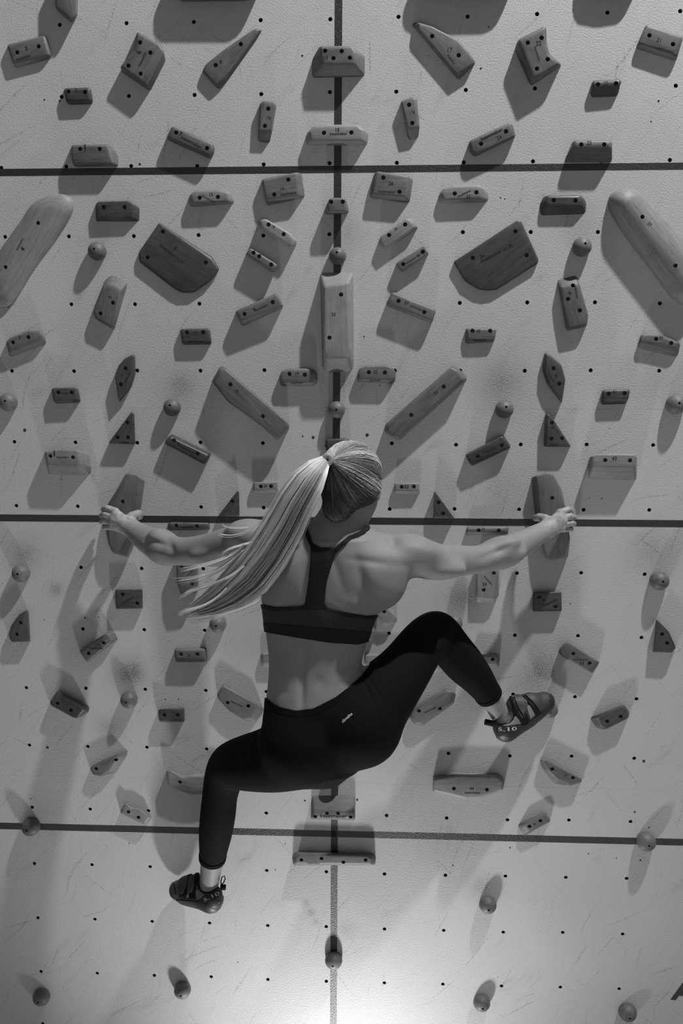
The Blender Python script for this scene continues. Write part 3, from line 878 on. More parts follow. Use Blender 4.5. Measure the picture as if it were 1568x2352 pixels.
hold('px', [(1085, 1503, 1085, 1501), (1142, 1504, 1147, 1502), (1140, 1526, 1146, 1534), (1085, 1530, 1085, 1536)], 40, 'pale edge half hidden by the right shin', [(1131, 1514)], None, None, 0, r=.0075)
hold('C0', [(540, 1466), (700, 1355, 735, 1338), (725, 1345, 775, 1332), (760, 1400, 802, 1385), (600, 1530, 600, 1541), (575, 1520, 583, 1535)], 46, 'slanted block rising to the right below the left square plate', [(704, 1410), (602, 1480)], ('12', 676, 1425, 30, 14), (BM, 655, 1447, 0, 98), 1, r=.0075)
hold('C0', [(1185, 1455, 1188, 1443), (1390, 1452, 1402, 1442), (1395, 1530, 1408, 1540), (1188, 1530, 1192, 1541)], 52, 'small two-bolt edge left of the waist', [(1230, 1487), (1341, 1486)], ('8', 1283, 1497, 0, 10), None, 1, r=.0075)
hold('px', [(1297, 1476), (1304, 1475), (1368, 1516, 1377, 1521), (1356, 1543, 1359, 1547), (1288, 1506, 1283, 1501), (1284, 1490)], 50, 'slanted block numbered 33 above the right shoe', [(1316, 1501), (1353.4, 1523)], ('33', 1335.5, 1523.7, -5, 10), (BM, 1332.8, 1514.8, 2, 33), 1, r=.0075)
# ---- lower band
hold('D0', [(390, 256), (560, 345, 608, 362), (570, 380, 603, 400), (530, 442), (505, 443), (340, 352), (343, 325)], 54, 'dark rounded bar falling to the right at the lower left', [(391, 341), (483, 387)], None, None, 2, r=.0075)
hold('D2', [(975, 425, 935, 437), (1155, 355, 1165, 347), (1190, 390, 1203, 395), (1190, 445, 1200, 440), (1050, 515, 1040, 521), (1010, 500, 980, 508), (1000, 460, 950, 465)], 54, 'dark rounded bar rising to the right at the lower right', [(1144, 430), (1053, 463)], None, None, 2, r=.0075)
hold('D0', [(1076, 381), (1240, 378, 1252, 372), (1242, 455, 1254, 466), (1080, 460, 1082, 468)], 52, 'small dark two-bolt edge left of the left thigh', [(1117, 420), (1207, 420)], None, None, 2, r=.005)
hold('D0', [(612, 788), (622, 768), (700, 727), (800, 683, 868, 656), (790, 720, 860, 700), (740, 800, 790, 810), (690, 836), (635, 828)], 44, 'feather-shaped hold rising to the right at the lower left', [(788, 726), (653, 786)], None, None, 1)
hold('D2', [(605, 728, 595, 720), (640, 730), (880, 855), (875, 875, 880, 878), (800, 895, 800, 903), (720, 860, 690, 885), (650, 800, 610, 780)], 46, 'feather-shaped hold falling to the right at the lower right', [(680, 788), (820, 848)], ('21', 775, 832, -25, 18), None, 1)
hold('px', [(382, 1768), (392, 1769), (420, 1785, 420, 1780), (440, 1782, 440, 1776), (478, 1781, 478, 1776), (540, 1782, 545, 1778), (545, 1802, 548, 1812), (475, 1822, 472, 1825), (440, 1823, 440, 1825), (418, 1818), (386, 1804)], 60, 'pale wide hold partly hidden behind the left shin', [(413, 1796.5)], None, None, 0)
hold('px', [(996, 1790, 994, 1782), (1050, 1782, 1050, 1776), (1140, 1784, 1147, 1777), (1154, 1795, 1159, 1791), (1152, 1813, 1155, 1814), (1102, 1831, 1102, 1836), (1070, 1833, 1068, 1837), (996, 1816, 993, 1819)], 62, 'wide boat-shaped hold numbered 44 below the right thigh', [(1042, 1811), (1118, 1813.7)], ('44', 1083, 1811.7, 0, 10), (BM, 1085, 1821, 0, 36), 0, r=.005)
hold('D0', [(850, 1014), (890, 1052), (945, 1058), (1025, 1110, 1035, 1113), (985, 1163, 988, 1173), (818, 1078, 812, 1085)], 44, 'small slanted block above the lower line at left', [(872, 1080), (940, 1117)], None, None, 0, r=.0075)
hold('D2', [(480, 1160, 445, 1163), (625, 1088, 632, 1078), (660, 1140, 672, 1142), (525, 1215, 490, 1242), (500, 1190, 455, 1195)], 44, 'small slanted block numbered 46 above the lower line at right', [(526, 1178), (599, 1140)], ('46', 558, 1163, 28, 20), None, 1, r=.0075)
hold('px', [(513, 1574, 513, 1571), (585, 1614, 606, 1625), (588, 1630, 603, 1640), (578, 1652, 588, 1656), (560, 1653, 566, 1657), (528, 1635), (500, 1605), (499, 1592)], 48, 'rounded bar falling towards the left hip', [(522.7, 1614), (570, 1621.7)], None, (BM, 543.7, 1616.6, -27, 30), 1, r=.0075)
hold('D1', [(1265, 375, 1245, 375), (1490, 250, 1500, 238), (1545, 265, 1560, 275), (1530, 345, 1545, 342), (1330, 480, 1330, 496), (1280, 485, 1280, 492), (1250, 440, 1228, 420)], 48, 'rounded bar rising under the right thigh', [(1307, 393), (1450, 377)], None, (BM, 1385, 385, 28, 85), 1, r=.0075)
hold('D1', [(590, 1075, 580, 970), (865, 1080, 873, 965), (868, 1125, 875, 1135), (582, 1122, 572, 1130)], 78, 'wedge volume with a sloping top on the centre line above the lower line', [(603, 1112), (682, 1090), (757, 1090), (843, 1115)], None, (BM, 725, 1108, 0, 180), 1, r=.0075)
hold('D1', [(500, 1362, 470, 1348), (955, 1374, 1000, 1362), (988, 1390, 1015, 1385), (985, 1438, 1010, 1440), (465, 1430, 455, 1445), (472, 1385, 445, 1385)], 72, 'long four-bolt rail on the centre line below the lower line', [(508, 1406), (645, 1396), (794, 1422), (945, 1406)], None, (BM, 590, 1427, -1, 86), 1, r=.0075)

# ---- ball holds
for (x, y, r, b, lab) in (
        (223, 577, 21, (215.5, 571.7), 'ball hold left of the dark left D-shaped slab'),
        (775, 588, 20, (773, 579.5), 'ball hold on the centre line above the long block numbered 23'),
        (1336, 567, 22, (1344, 559), 'ball hold right of the dark slab numbered 36'),
        (18.5, 924, 21, (11, 921.5), 'ball hold at the left border in line with the head'),
        (395, 936, 20, (389.5, 931), 'ball hold under a black smudge, left of the thick bar numbered 16'),
        (773, 941, 19.5, (772, 941), 'ball hold on the centre line just above the climber head'),
        (1158, 940, 21, (1162.5, 934.5), 'ball hold under a black smudge, right of the thick bar numbered 21'),
        (1552, 929, 23, (1560, 926), 'ball hold at the right border in line with the head'),
        (48, 1317, 20.5, (39.5, 1318.8), 'ball hold at the left border below the middle line'),
        (500, 1434, 19.5, (495.6, 1438), 'ball hold under the tips of the ponytail'),
        (1514, 1334, 22, (1522.5, 1336.5), 'ball hold at the right border below the middle line'),
        (1042, 1432, 20, None, 'ball hold peeking out behind the right knee'),
        (845, 1453, 19, None, 'ball hold peeking out at the right edge of the bra'),
        (296, 1607.5, 19.7, (289, 1614), 'ball hold under the blackest smudge at lower left'),
        (1262, 1630, 19, None, 'ball hold under the toe of the right shoe'),
        (71, 1899, 21, (61, 1908), 'ball hold on the lower line at the left'),
        (1483.5, 1933, 22, (1490.5, 1943.5), 'ball hold on the lower line at the right'),
        (768.5, 1780, 19.5, (765.5, 1785.6), 'ball hold just below the crotch on the centre line'),
        (95, 2290, 19.5, (87, 2303), 'ball hold in the bottom left corner'),
        (419, 2274, 19.5, (414.8, 2288), 'ball hold below the left shoe near the bottom edge'),
        (766, 2206, 20, (764, 2219.5), 'ball hold on the centre line near the bottom'),
        (1120, 2078, 20, (1122, 2091), 'higher of the two ball holds at lower right of the centre line'),
        (1106, 2303, 19.5, (1108.5, 2317.5), 'ball hold at the bottom edge right of the centre line'),
        (1441, 2325, 20.5, (1446.5, 2340), 'ball hold in the bottom right corner')):
    ball(x, y, r, 'wooden ' + lab, b)

# ------------------------------------------------------------------ the climber
def smin(a, b, k):
    if k <= 0:
        return np.minimum(a, b)
    h = np.clip(0.5 + 0.5 * (b - a) / k, 0, 1)
    return b + (a - b) * h - k * h * (1 - h)


class Field:
    """signed distance grid in the board frame; shapes are blended into it and the surface is read off as one mesh"""

    def __init__(self, lo, hi, h):
        self.lo = np.array(lo, float)
        self.h = h
        self.n = np.ceil((np.array(hi) - self.lo) / h).astype(int) + 1
        self.D = np.full(self.n, 0.08, np.float32)
        self.ax = [(self.lo[i] + np.arange(self.n[i]) * h).astype(np.float32) for i in range(3)]

    def box(self, lo, hi):
        a = np.maximum(np.floor((np.array(lo) - self.lo) / self.h).astype(int), 0)
        b = np.minimum(np.ceil((np.array(hi) - self.lo) / self.h).astype(int) + 1, self.n)
        if np.any(b <= a):
            return None, None
        sl = tuple(slice(a[i], b[i]) for i in range(3))
        X = self.ax[0][sl[0]][:, None, None]
        Y = self.ax[1][sl[1]][None, :, None]
        Z = self.ax[2][sl[2]][None, None, :]
        return sl, (X, Y, Z)

    def blend(self, sl, d, k, carve=False):
        d = d.astype(np.float32)
        if carve:
            self.D[sl] = -smin(-self.D[sl], d, k)
        else:
            self.D[sl] = smin(self.D[sl], d, k)

    def cone(self, a, b, ra, rb, k=0.02, carve=False):
        a, b = np.asarray(a, float), np.asarray(b, float)
        m = max(ra, rb) + 0.03 + k
        sl, g = self.box(np.minimum(a, b) - m, np.maximum(a, b) + m)
        if sl is None:
            return
        ab = b - a
        L2 = float(ab @ ab) + 1e-12
        px_, py_, pz_ = g[0] - a[0], g[1] - a[1], g[2] - a[2]
        t = np.clip((px_ * ab[0] + py_ * ab[1] + pz_ * ab[2]) / L2, 0, 1)
        d = np.sqrt((px_ - t * ab[0]) ** 2 + (py_ - t * ab[1]) ** 2 + (pz_ - t * ab[2]) ** 2) - (ra + (rb - ra) * t)
        self.blend(sl, d, k, carve)

    def limb(self, pts, rad, k):
        """tapering limb through several joints, blended into the body as one shape"""
        pts, rad = np.array(pts), np.array(rad)
        # round off the corners of the path
        t = np.arange(len(pts))
        tt = np.linspace(0, len(pts) - 1, (len(pts) - 1) * (9 if len(pts) > 4 else 4) + 1)
        P_ = np.stack([np.interp(tt, t, pts[:, i]) for i in range(3)], 1)
        R2 = np.interp(tt, t, rad)
        if len(pts) > 4:
            for _ in range(14):
                P_[1:-1] = (P_[:-2] + 2 * P_[1:-1] + P_[2:]) / 4
                R2[1:-1] = (R2[:-2] + 2 * R2[1:-1] + R2[2:]) / 4
        m = rad.max() + 0.03 + k
        sl, g = self.box(P_.min(0) - m, P_.max(0) + m)
        if sl is None:
            return
        best = np.full(self.D[sl].shape, 0.1, np.float32)
        lo = np.array([s_.start for s_ in sl])
        for a, b, ra, rb in zip(P_, P_[1:], R2, R2[1:]):
            mm = max(ra, rb) + 0.03 + k
            s2, g2 = self.box(np.minimum(a, b) - mm, np.maximum(a, b) + mm)
            if s2 is None:
                continue
            ab = b - a
            L2 = float(ab @ ab) + 1e-12
            x, y, z = g2[0] - a[0], g2[1] - a[1], g2[2] - a[2]
            u = np.clip((x * ab[0] + y * ab[1] + z * ab[2]) / L2, 0, 1)
            d = np.sqrt((x - u * ab[0]) ** 2 + (y - u * ab[1]) ** 2 + (z - u * ab[2]) ** 2) - (ra + (rb - ra) * u)
            loc = tuple(slice(s2[i].start - lo[i], s2[i].stop - lo[i]) for i in range(3))
            best[loc] = np.minimum(best[loc], d)
        self.blend(sl, best, k)

    def ell(self, c, r, k=0.02, axes=None, carve=False):
        c, r = np.asarray(c, float), np.asarray(r, float)
        m = r.max() + 0.03 + k
        sl, g = self.box(c - m, c + m)
        if sl is None:
            return
        q = [g[i] - c[i] for i in range(3)]
        if axes is not None:
            q = [q[0] * ax[0] + q[1] * ax[1] + q[2] * ax[2] for ax in axes]
        s = np.sqrt((q[0] / r[0]) ** 2 + (q[1] / r[1]) ** 2 + (q[2] / r[2]) ** 2)
        g2 = np.sqrt((q[0] / r[0] ** 2) ** 2 + (q[1] / r[1] ** 2) ** 2 + (q[2] / r[2] ** 2) ** 2) + 1e-6
        self.blend(sl, s * (s - 1) / g2, k, carve)

    def loft(self, secs, k=0.02, power=2.3):
        """stack of oval sections: (v, cu, cw, half width, half depth)"""
        S = np.array(sorted(secs))
        v = self.ax[1]
        vc = np.clip(v, S[0, 0], S[-1, 0])
        # smooth interpolation
        cu, cw, a, b = (np.interp(vc, S[:, 0], S[:, i]) for i in range(1, 5))
        ker = np.exp(-0.5 * (np.arange(-12, 13) * self.h / 0.014) ** 2)
        ker /= ker.sum()

        def sm(x):
            return np.convolve(np.pad(x, 12, mode='edge'), ker, 'valid').astype(np.float32)
        cu, cw, a, b = map(sm, (cu, cw, a, b))
        m = 0.05
        sl, g = self.box((S[:, 1].min() - S[:, 3].max() - m, S[0, 0] - m, S[:, 2].min() - S[:, 4].max() - m),
                         (S[:, 1].max() + S[:, 3].max() + m, S[-1, 0] + m, S[:, 2].max() + S[:, 4].max() + m))
        cu, cw, a, b, dv = (x[sl[1]][None, :, None] for x in (cu, cw, a, b, np.abs(v - vc)))
        s = (np.abs((g[0] - cu) / a) ** power + np.abs((g[2] - cw) / b) ** power) ** (1 / power)
        d = (s - 1) * np.minimum(a, b)
        d = np.sqrt(np.maximum(d, 0) ** 2 + dv ** 2) + np.minimum(d, 0)
        self.blend(sl, d, k)

    def mesh(self):
        D, h = self.D, self.h
        s = D < 0
        n = self.n
        c = [(i, j, k) for i in (0, 1) for j in (0, 1) for k in (0, 1)]
        cnt = np.zeros(tuple(n - 1), np.uint8)
        for i, j, k in c:
            cnt += s[i:n[0] - 1 + i, j:n[1] - 1 + j, k:n[2] - 1 + k]
        I, J, K = np.nonzero((cnt > 0) & (cnt < 8))
        flat = (I * n[1] + J) * n[2] + K
        order = np.argsort(flat)
        I, J, K, flat = I[order], J[order], K[order], flat[order]
        val = {q: D[I + q[0], J + q[1], K + q[2]].astype(np.float64) for q in c}
        acc = np.zeros((len(I), 3))
        num = np.zeros(len(I))
        for q in c:
            for ax in range(3):
                if q[ax] == 0:
                    q2 = list(q)
                    q2[ax] = 1
                    q2 = tuple(q2)
                    a, b = val[q], val[q2]
                    x = (a < 0) != (b < 0)
                    t = np.where(x, a / np.where(x, a - b, 1), 0)
                    p = np.array(q, float)[None, :].repeat(len(I), 0)
                    p[:, ax] = t
                    acc[x] += p[x]
                    num[x] += 1
        V = (np.stack([I, J, K], 1) + acc / num[:, None]) * h + self.lo
        quads = []
        strides = (n[1] * n[2], n[2], 1)
        for ax in range(3):
            q2 = [0, 0, 0]
            q2[ax] = 1
            a, b = val[(0, 0, 0)], val[tuple(q2)]
            o1, o2 = (ax + 1) % 3, (ax + 2) % 3
            idx3 = np.stack([I, J, K], 1)
            sel = ((a < 0) != (b < 0)) & (idx3[:, o1] > 0) & (idx3[:, o2] > 0)
            f0 = flat[sel]
            ids = [f0, f0 - strides[o1], f0 - strides[o1] - strides[o2], f0 - strides[o2]]
            Q = np.stack([np.searchsorted(flat, x) for x in ids], 1)
            flip = (a[sel] >= 0)
            Q[flip] = Q[flip][:, ::-1]
            quads.append(Q)
        Q = np.concatenate(quads)
        return V, Q


def relax(V, T, it, f=0.5):
    """light smoothing over the quad or triangle edges"""
    k = T.shape[1]
    E = np.concatenate([T[:, [i, (i + 1) % k]] for i in range(k)])
    E = np.concatenate([E, E[:, ::-1]])
    deg = np.bincount(E[:, 0], minlength=len(V)).astype(float)
    for s in [f, -f * 1.03] * it:
        S = np.stack([np.bincount(E[:, 0], V[E[:, 1], i], minlength=len(V)) for i in range(3)], 1)
        V = V + s * (S / np.maximum(deg, 1)[:, None] - V)
    return V


def tri(Q):
    return np.concatenate([Q[:, [0, 1, 2]], Q[:, [0, 2, 3]]])


def normals(V, T):
    n = np.cross(V[T[:, 1]] - V[T[:, 0]], V[T[:, 2]] - V[T[:, 0]])
    out = np.zeros_like(V)
    for i in range(3):
        for j in range(3):
            out[:, j] += np.bincount(T[:, i], n[:, j], minlength=len(V))
    return out / (np.linalg.norm(out, axis=1)[:, None] + 1e-12)


def clip_mesh(V, T, f, extra=None):
    """keeps the part of a triangle mesh where f > 0, cut cleanly along f = 0; extra: per-vertex vectors carried along"""
    ins = f > 0
    cnt = ins[T].sum(1)
    keep = [T[cnt == 3]]
    newV, newE = [], []
    cache = {}
    nv = len(V)

    def cut(a, b):
        key = (a, b) if a < b else (b, a)
        if key not in cache:
            t = f[a] / (f[a] - f[b])
            cache[key] = nv + len(newV)
            newV.append(V[a] + (V[b] - V[a]) * t)
            if extra is not None:
                newE.append(extra[a] + (extra[b] - extra[a]) * t)
        return cache[key]
    out = []
    for t in T[(cnt == 1) | (cnt == 2)]:
        k = ins[t]
        if k.sum() == 1:
            i = int(np.argmax(k))
            a, b, c = t[i], t[(i + 1) % 3], t[(i + 2) % 3]
            out.append((a, cut(a, b), cut(a, c)))
        else:
            i = int(np.argmin(k))
            a, b, c = t[i], t[(i + 1) % 3], t[(i + 2) % 3]
            ab, ac = cut(a, b), cut(a, c)
            out.append((ab, b, c))
            out.append((ab, c, ac))
    if out:
        keep.append(np.array(out))
    T2 = np.concatenate(keep)
    V2 = np.concatenate([V, np.array(newV)]) if newV else V
    E2 = None if extra is None else (np.concatenate([extra, np.array(newE)]) if newE else extra)
    used = np.unique(T2)
    remap = np.full(len(V2), -1)
    remap[used] = np.arange(len(used))
    return V2[used], remap[T2], (None if E2 is None else E2[used])


def poly_sd(X, Y, poly):
    """signed distance (inside > 0) of points to a 2-D polygon"""
    pts = np.array(poly, float)
    d = np.full(X.shape, 1e9)
    ins = np.zeros(X.shape, bool)
    for i in range(len(pts)):
        a, b = pts[i], pts[(i + 1) % len(pts)]
        ab = b - a
        t = np.clip(((X - a[0]) * ab[0] + (Y - a[1]) * ab[1]) / (ab @ ab + 1e-9), 0, 1)
        d = np.minimum(d, np.hypot(X - a[0] - t * ab[0], Y - a[1] - t * ab[1]))
        c = ((a[1] > Y) != (b[1] > Y)) & (X < (b[0] - a[0]) * (Y - a[1]) / (b[1] - a[1] + 1e-12) + a[0])
        ins ^= c
    return np.where(ins, d, -d)


def J(x, y, w):
    return P(x, y, w)


def R_(r, x, y, w):
    return r * mpp(x, y, w)


def chain(fld, pts, k=0.02):
    fld.limb([J(*q[:3]) for q in pts], [R_(q[3], *q[:3]) for q in pts], k)


def blob(fld, x, y, w, rx, ry, rw, k=0.02, rot=0.0, carve=False):
    """ellipsoid with picture radii rx, ry (px) turned by rot degrees and depth radius rw (m)"""
    s = mpp(x, y, w)
    a = math.radians(rot)
    axes = [(math.cos(a), math.sin(a), 0), (-math.sin(a), math.cos(a), 0), (0, 0, 1)]
    fld.ell(J(x, y, w), (rx * s, ry * s, rw), k, axes, carve)


# ---- body
lo = np.minimum.reduce([P(215, 2110, 0.0), P(225, 990, 0.75)])
hi = np.maximum.reduce([P(1330, 985, 0.0), P(1330, 985, 0.75)])
lo[2], hi[2] = 0.006, 0.70
body = Field(lo, hi, 0.0031)
secs = []
for (y, xl, xr, w, hd) in (
        (1232, 705, 845, .458, .082), (1250, 655, 890, .456, .092), (1275, 618, 925, .452, .100), (1310, 604, 936, .446, .105), (1345, 600, 916, .440, .106),
        (1385, 602, 876, .433, .103), (1425, 607, 858, .426, .098), (1470, 613, 843, .420, .093), (1515, 618, 830, .419, .091), (1550, 617, 830, .420, .093),
        (1590, 613, 838, .423, .100), (1635, 608, 858, .426, .108), (1680, 608, 868, .430, .112), (1720, 630, 855, .428, .108), (1755, 670, 820, .425, .095)):
    xc = (xl + xr) / 2
    c = J(xc, y, w)
    secs.append((c[1], c[0], c[2], (xr - xl) / 2 * mpp(xc, y, w), hd))
body.loft(secs, 0.02)
# neck, nape, shoulders
chain(body, [(768, 1248, .462, 58), (776, 1205, .468, 50), (790, 1160, .468, 48)], 0.025)
chain(body, [(770, 1225, .47, 48), (720, 1242, .47, 42), (640, 1236, .458, 42)], 0.03)
chain(body, [(775, 1225, .47, 45), (840, 1252, .468, 36), (900, 1268, .455, 38)], 0.03)
# shoulder blades, lats, back muscles
blob(body, 868, 1330, .480, 60, 70, .056, .03, 25)
blob(body, 668, 1315, .487, 60, 66, .050, .03, -15)
blob(body, 900, 1290, .478, 50, 34, .048, .03, 10)
blob(body, 878, 1342, .462, 32, 62, .050, .03, -32)
blob(body, 640, 1360, .468, 30, 60, .050, .03, 15)
# hips and buttocks
blob(body, 690, 1706, .470, 88, 88, .085, .03)
blob(body, 828, 1672, .470, 88, 88, .085, .03)
# right arm
chain(body, [(868, 1290, .45, 52), (930, 1277, .44, 50), (968, 1281, .415, 46), (1003, 1290, .385, 40), (1050, 1288, .335, 36), (1098, 1286, .285, 31),
             (1136, 1274, .245, 34), (1172, 1262, .205, 34), (1222, 1235, .15, 26), (1256, 1215, .112, 20)], 0.018)
blob(body, 945, 1268, .455, 52, 38, .050, .025, -8)
blob(body, 1010, 1303, .40, 60, 26, .038, .02, -4)
blob(body, 1150, 1256, .245, 44, 22, .034, .02, 18)
blob(body, 1160, 1283, .235, 48, 20, .030, .02, 20)
# left arm
chain(body, [(650, 1268, .45, 50), (592, 1246, .45, 50), (530, 1250, .415, 41), (475, 1262, .365, 35), (430, 1267, .325, 32), (400, 1266, .295, 33),
             (358, 1251, .225, 35), (324, 1231, .155, 27), (303, 1213, .112, 21)], 0.018)
blob(body, 575, 1228, .455, 55, 34, .050, .025, -8)
blob(body, 500, 1275, .39, 60, 24, .036, .02, 4)
blob(body, 372, 1240, .265, 34, 24, .034, .02, -28)
blob(body, 372, 1276, .265, 34, 20, .030, .02, -20)
# head: skull, jaw, face turned to the board and a little to the right
head_c = J(806, 1094, .462)
fd = np.array([0.16, -0.25, -0.95])
fd /= np.linalg.norm(fd)
hup = np.array([0.03, 0.97, -0.25])
hup -= fd * (hup @ fd)
hup /= np.linalg.norm(hup)
hsd = np.cross(hup, fd)
HA = [tuple(hsd), tuple(hup), tuple(fd)]


def hd_(s, u, f):
    return head_c + hsd * s + hup * u + fd * f


body.ell(hd_(0, 0.000, 0), (.074, .086, .094), .01, HA)
body.ell(hd_(0, -0.045, .045), (.062, .075, .058), .03, HA)
body.cone(hd_(0.036, -0.07, .02), hd_(0.01, -0.112, .072), .030, .022, .02)
body.cone(hd_(-0.036, -0.07, .02), hd_(-0.01, -0.112, .072), .030, .022, .02)
body.cone(hd_(0, -0.012, .096), hd_(0, -0.045, .114), .009, .013, .012)
body.cone(hd_(-0.02, -0.078, .098), hd_(0.02, -0.078, .098), .008, .008, .008)
for sd in (-1, 1):
    body.ell(hd_(sd * .031, -0.012, .100), (.017, .011, .012), .012, HA, True)
    body.ell(hd_(sd * .031, -0.012, .084), (.012, .012, .012), .004, HA)
    body.ell(hd_(sd * .072, -0.035, .004), (.009, .030, .018), .006, HA)
# legs
chain(body, [(822, 1662, .44, 90), (872, 1604, .42, 76), (927, 1541, .36, 59), (975, 1470, .28, 50), (1004, 1443, .225, 43), (1036, 1490, .205, 44),
             (1064, 1524, .185, 44), (1094, 1556, .155, 36), (1122, 1596, .125, 27), (1140, 1624, .105, 23), (1152, 1652, .095, 22), (1200, 1642, .07, 20)], 0.025)
chain(body, [(705, 1712, .44, 92), (632, 1744, .39, 72), (567, 1752, .31, 60), (528, 1757, .235, 49), (512, 1790, .215, 41), (504, 1830, .205, 37),
             (501, 1866, .19, 38), (495, 1912, .16, 36), (488, 1968, .125, 27), (483, 2006, .11, 23), (478, 2048, .095, 22), (440, 2050, .06, 18)], 0.025)
# hands: palm, four bent fingers, thumb
hands = {
    'left': dict(palm=[((303, 1213, .112), (266, 1180, .098), 20, 11), ((303, 1213, .112), (262, 1194, .100), 20, 12), ((300, 1216, .110), (263, 1208, .096), 18, 11)],
                 fing=[[(266, 1174, .098, 9), (246, 1167, .088, 8.2), (238, 1170, .058, 7.4), (243, 1173, .034, 6.5)],
                       [(261, 1187, .100, 9), (241, 1182, .091, 8.2), (232.5, 1185, .060, 7.4), (238, 1187, .034, 6.5)],
                       [(260, 1200, .098, 8.8), (241, 1197, .089, 8), (233.5, 1199, .058, 7.2), (239, 1200, .033, 6.4)],
                       [(263, 1212, .092, 8), (247, 1211, .083, 7), (240, 1212, .056, 6.4), (244, 1212, .034, 5.8)]],
                 thumb=[(294, 1203, .102, 13), (303, 1186, .090, 11), (318, 1180, .072, 9.5), (321, 1186, .056, 8)]),
    'right': dict(palm=[((1256, 1215, .112), (1286, 1182, .100), 20, 11), ((1256, 1215, .112), (1291, 1195, .102), 20, 12), ((1259, 1218, .110), (1289, 1211, .098), 18, 11)],
                  fing=[[(1285, 1177, .100, 9.5), (1304, 1171, .090, 8.6), (1311, 1174, .062, 7.8), (1306, 1176, .036, 6.6)],
                        [(1289, 1190, .102, 9.2), (1310, 1186, .093, 8.4), (1318, 1189, .064, 7.6), (1312, 1190, .036, 6.6)],
                        [(1291, 1204, .100, 9), (1310, 1201, .090, 8.2), (1317, 1203, .060, 7.4), (1312, 1203, .035, 6.4)],
                        [(1288, 1216, .094, 8), (1304, 1215, .085, 7.2), (1311, 1216, .058, 6.4), (1307, 1216, .036, 5.8)]],
                  thumb=[(1262, 1203, .102, 13), (1252, 1192, .092, 11), (1238, 1188, .074, 9.5), (1230, 1190, .058, 8)])}
for hn in hands.values():
    for a, b, ra, rb in hn['palm']:
        body.cone(J(*a), J(*b), R_(ra, *a) * 0.8, R_(rb, *b), .012)
for hn in hands.values():
    for fg in hn['fing']:
        chain(body, [(x, y, w, r * 0.9) for x, y, w, r in fg], 0.002)
    chain(body, hn['thumb'], 0.008)
BV, BQ = body.mesh()
BV = relax(BV, BQ, 2)
BT = tri(BQ)
BN = normals(BV, BT)
_q = BV - CAM
_z = _q @ FWD
PX, PY = CX + F_PX * (_q @ RIGHT) / _z, CY - F_PX * (_q @ UP) / _z
# muscle relief on the back of the trunk and arms: (x, y, half width, half height, turn, rise in m)
for (x, y, rx, ry, rot, amp) in (
        (693, 1590, 8, 42, 0, -.0050), (697, 1520, 9, 60, -4, -.0040), (655, 1545, 20, 80, 3, .0022), (735, 1540, 22, 85, -4, .0022), (733, 1566, 12, 14, 0, -.0030), (651, 1588, 10, 12, 0, -.0025),
        (645, 1502, 18, 20, 0, -.0040), (808, 1546, 18, 7, 30, .0040), (800, 1530, 20, 5, 30, -.0035), (829, 1325, 12, 42, 12, -.0065), (850, 1290, 36, 9, -8, -.0050), (867, 1330, 26, 30, 20, .0050),
        (806, 1386, 24, 14, -10, .0050), (832, 1392, 8, 22, 20, -.0035), (908, 1338, 18, 34, -30, .0045), (903, 1244, 13, 11, 0, -.0060), (930, 1300, 30, 12, -10, -.0040), (668, 1310, 22, 40, -10, .0040),
        (700, 1330, 9, 44, -8, -.0045), (770, 1300, 10, 60, 18, -.0040), (1149, 1264, 28, 7, 20, -.0055), (1162, 1278, 22, 8, 22, .0035), (1110, 1282, 14, 10, 10, -.0030), (1020, 1312, 50, 10, 0, .0030),
        (358, 1246, 20, 6, -12, -.0055), (393, 1260, 8, 14, 10, -.0060), (360, 1268, 18, 10, -20, .0045), (470, 1272, 40, 10, 4, .0030), (972, 1262, 40, 12, -10, .0030)):
    a = math.radians(rot)
    dx, dy = PX - x, -(PY - y)
    e1, e2 = (dx * math.cos(a) + dy * math.sin(a)) / rx, (-dx * math.sin(a) + dy * math.cos(a)) / ry
    g = np.exp(-0.5 * (e1 * e1 + e2 * e2) * 1.6) * np.clip((BN[:, 2] - 0.05) * 2.5, 0, 1) * (BV[:, 2] > .14)
    BV = BV + BN * (amp * g)[:, None]
BN = normals(BV, BT)
del body

# skin: soft mottled grey
M_SKIN, nt, b = new_mat('skin')
tc = N(nt, 'ShaderNodeTexCoord')
sv = math_node(nt, 'ADD', math_node(nt, 'MULTIPLY', noise(nt, tc.outputs['Object'], 18, 4, 0.6), 0.05), 0.19)
chk = N(nt, 'ShaderNodeAttribute')
chk.attribute_name = 'chalk'
dust = math_node(nt, 'MULTIPLY', chk.outputs['Fac'], ramp(nt, noise(nt, tc.outputs['Object'], 60, 4, 0.65), 0.25, 0.7))
sv = math_node(nt, 'ADD', sv, math_node(nt, 'MULTIPLY', dust, 0.22))
cc = N(nt, 'ShaderNodeCombineColor')
for i in range(3):
    nt.links.new(sv, cc.inputs[i])
nt.links.new(cc.outputs[0], b.inputs['Base Color'])
b.inputs['Roughness'].default_value = 0.58
b.inputs['Specular IOR Level'].default_value = 0.25
b.inputs['Subsurface Weight'].default_value = 0.0
bp = N(nt, 'ShaderNodeBump')
bp.inputs['Strength'].default_value = 0.15
bp.inputs['Distance'].default_value = 0.0006
nt.links.new(noise(nt, tc.outputs['Object'], 500, 2, 0.6), bp.inputs['Height'])
nt.links.new(bp.outputs['Normal'], b.inputs['Normal'])

M_LEG = plain('legging_fabric', 0.0055, 0.85, spec=0.08, bump=(900, 0.25, 0.0006))
M_BRA = plain('bra_fabric', 0.020, 0.7, spec=0.3, bump=(900, 0.25, 0.0006))
M_BAND = plain('black_elastic', 0.008, 0.75, spec=0.25)
M_LOGO = plain('pale_print', 0.45, 0.6)


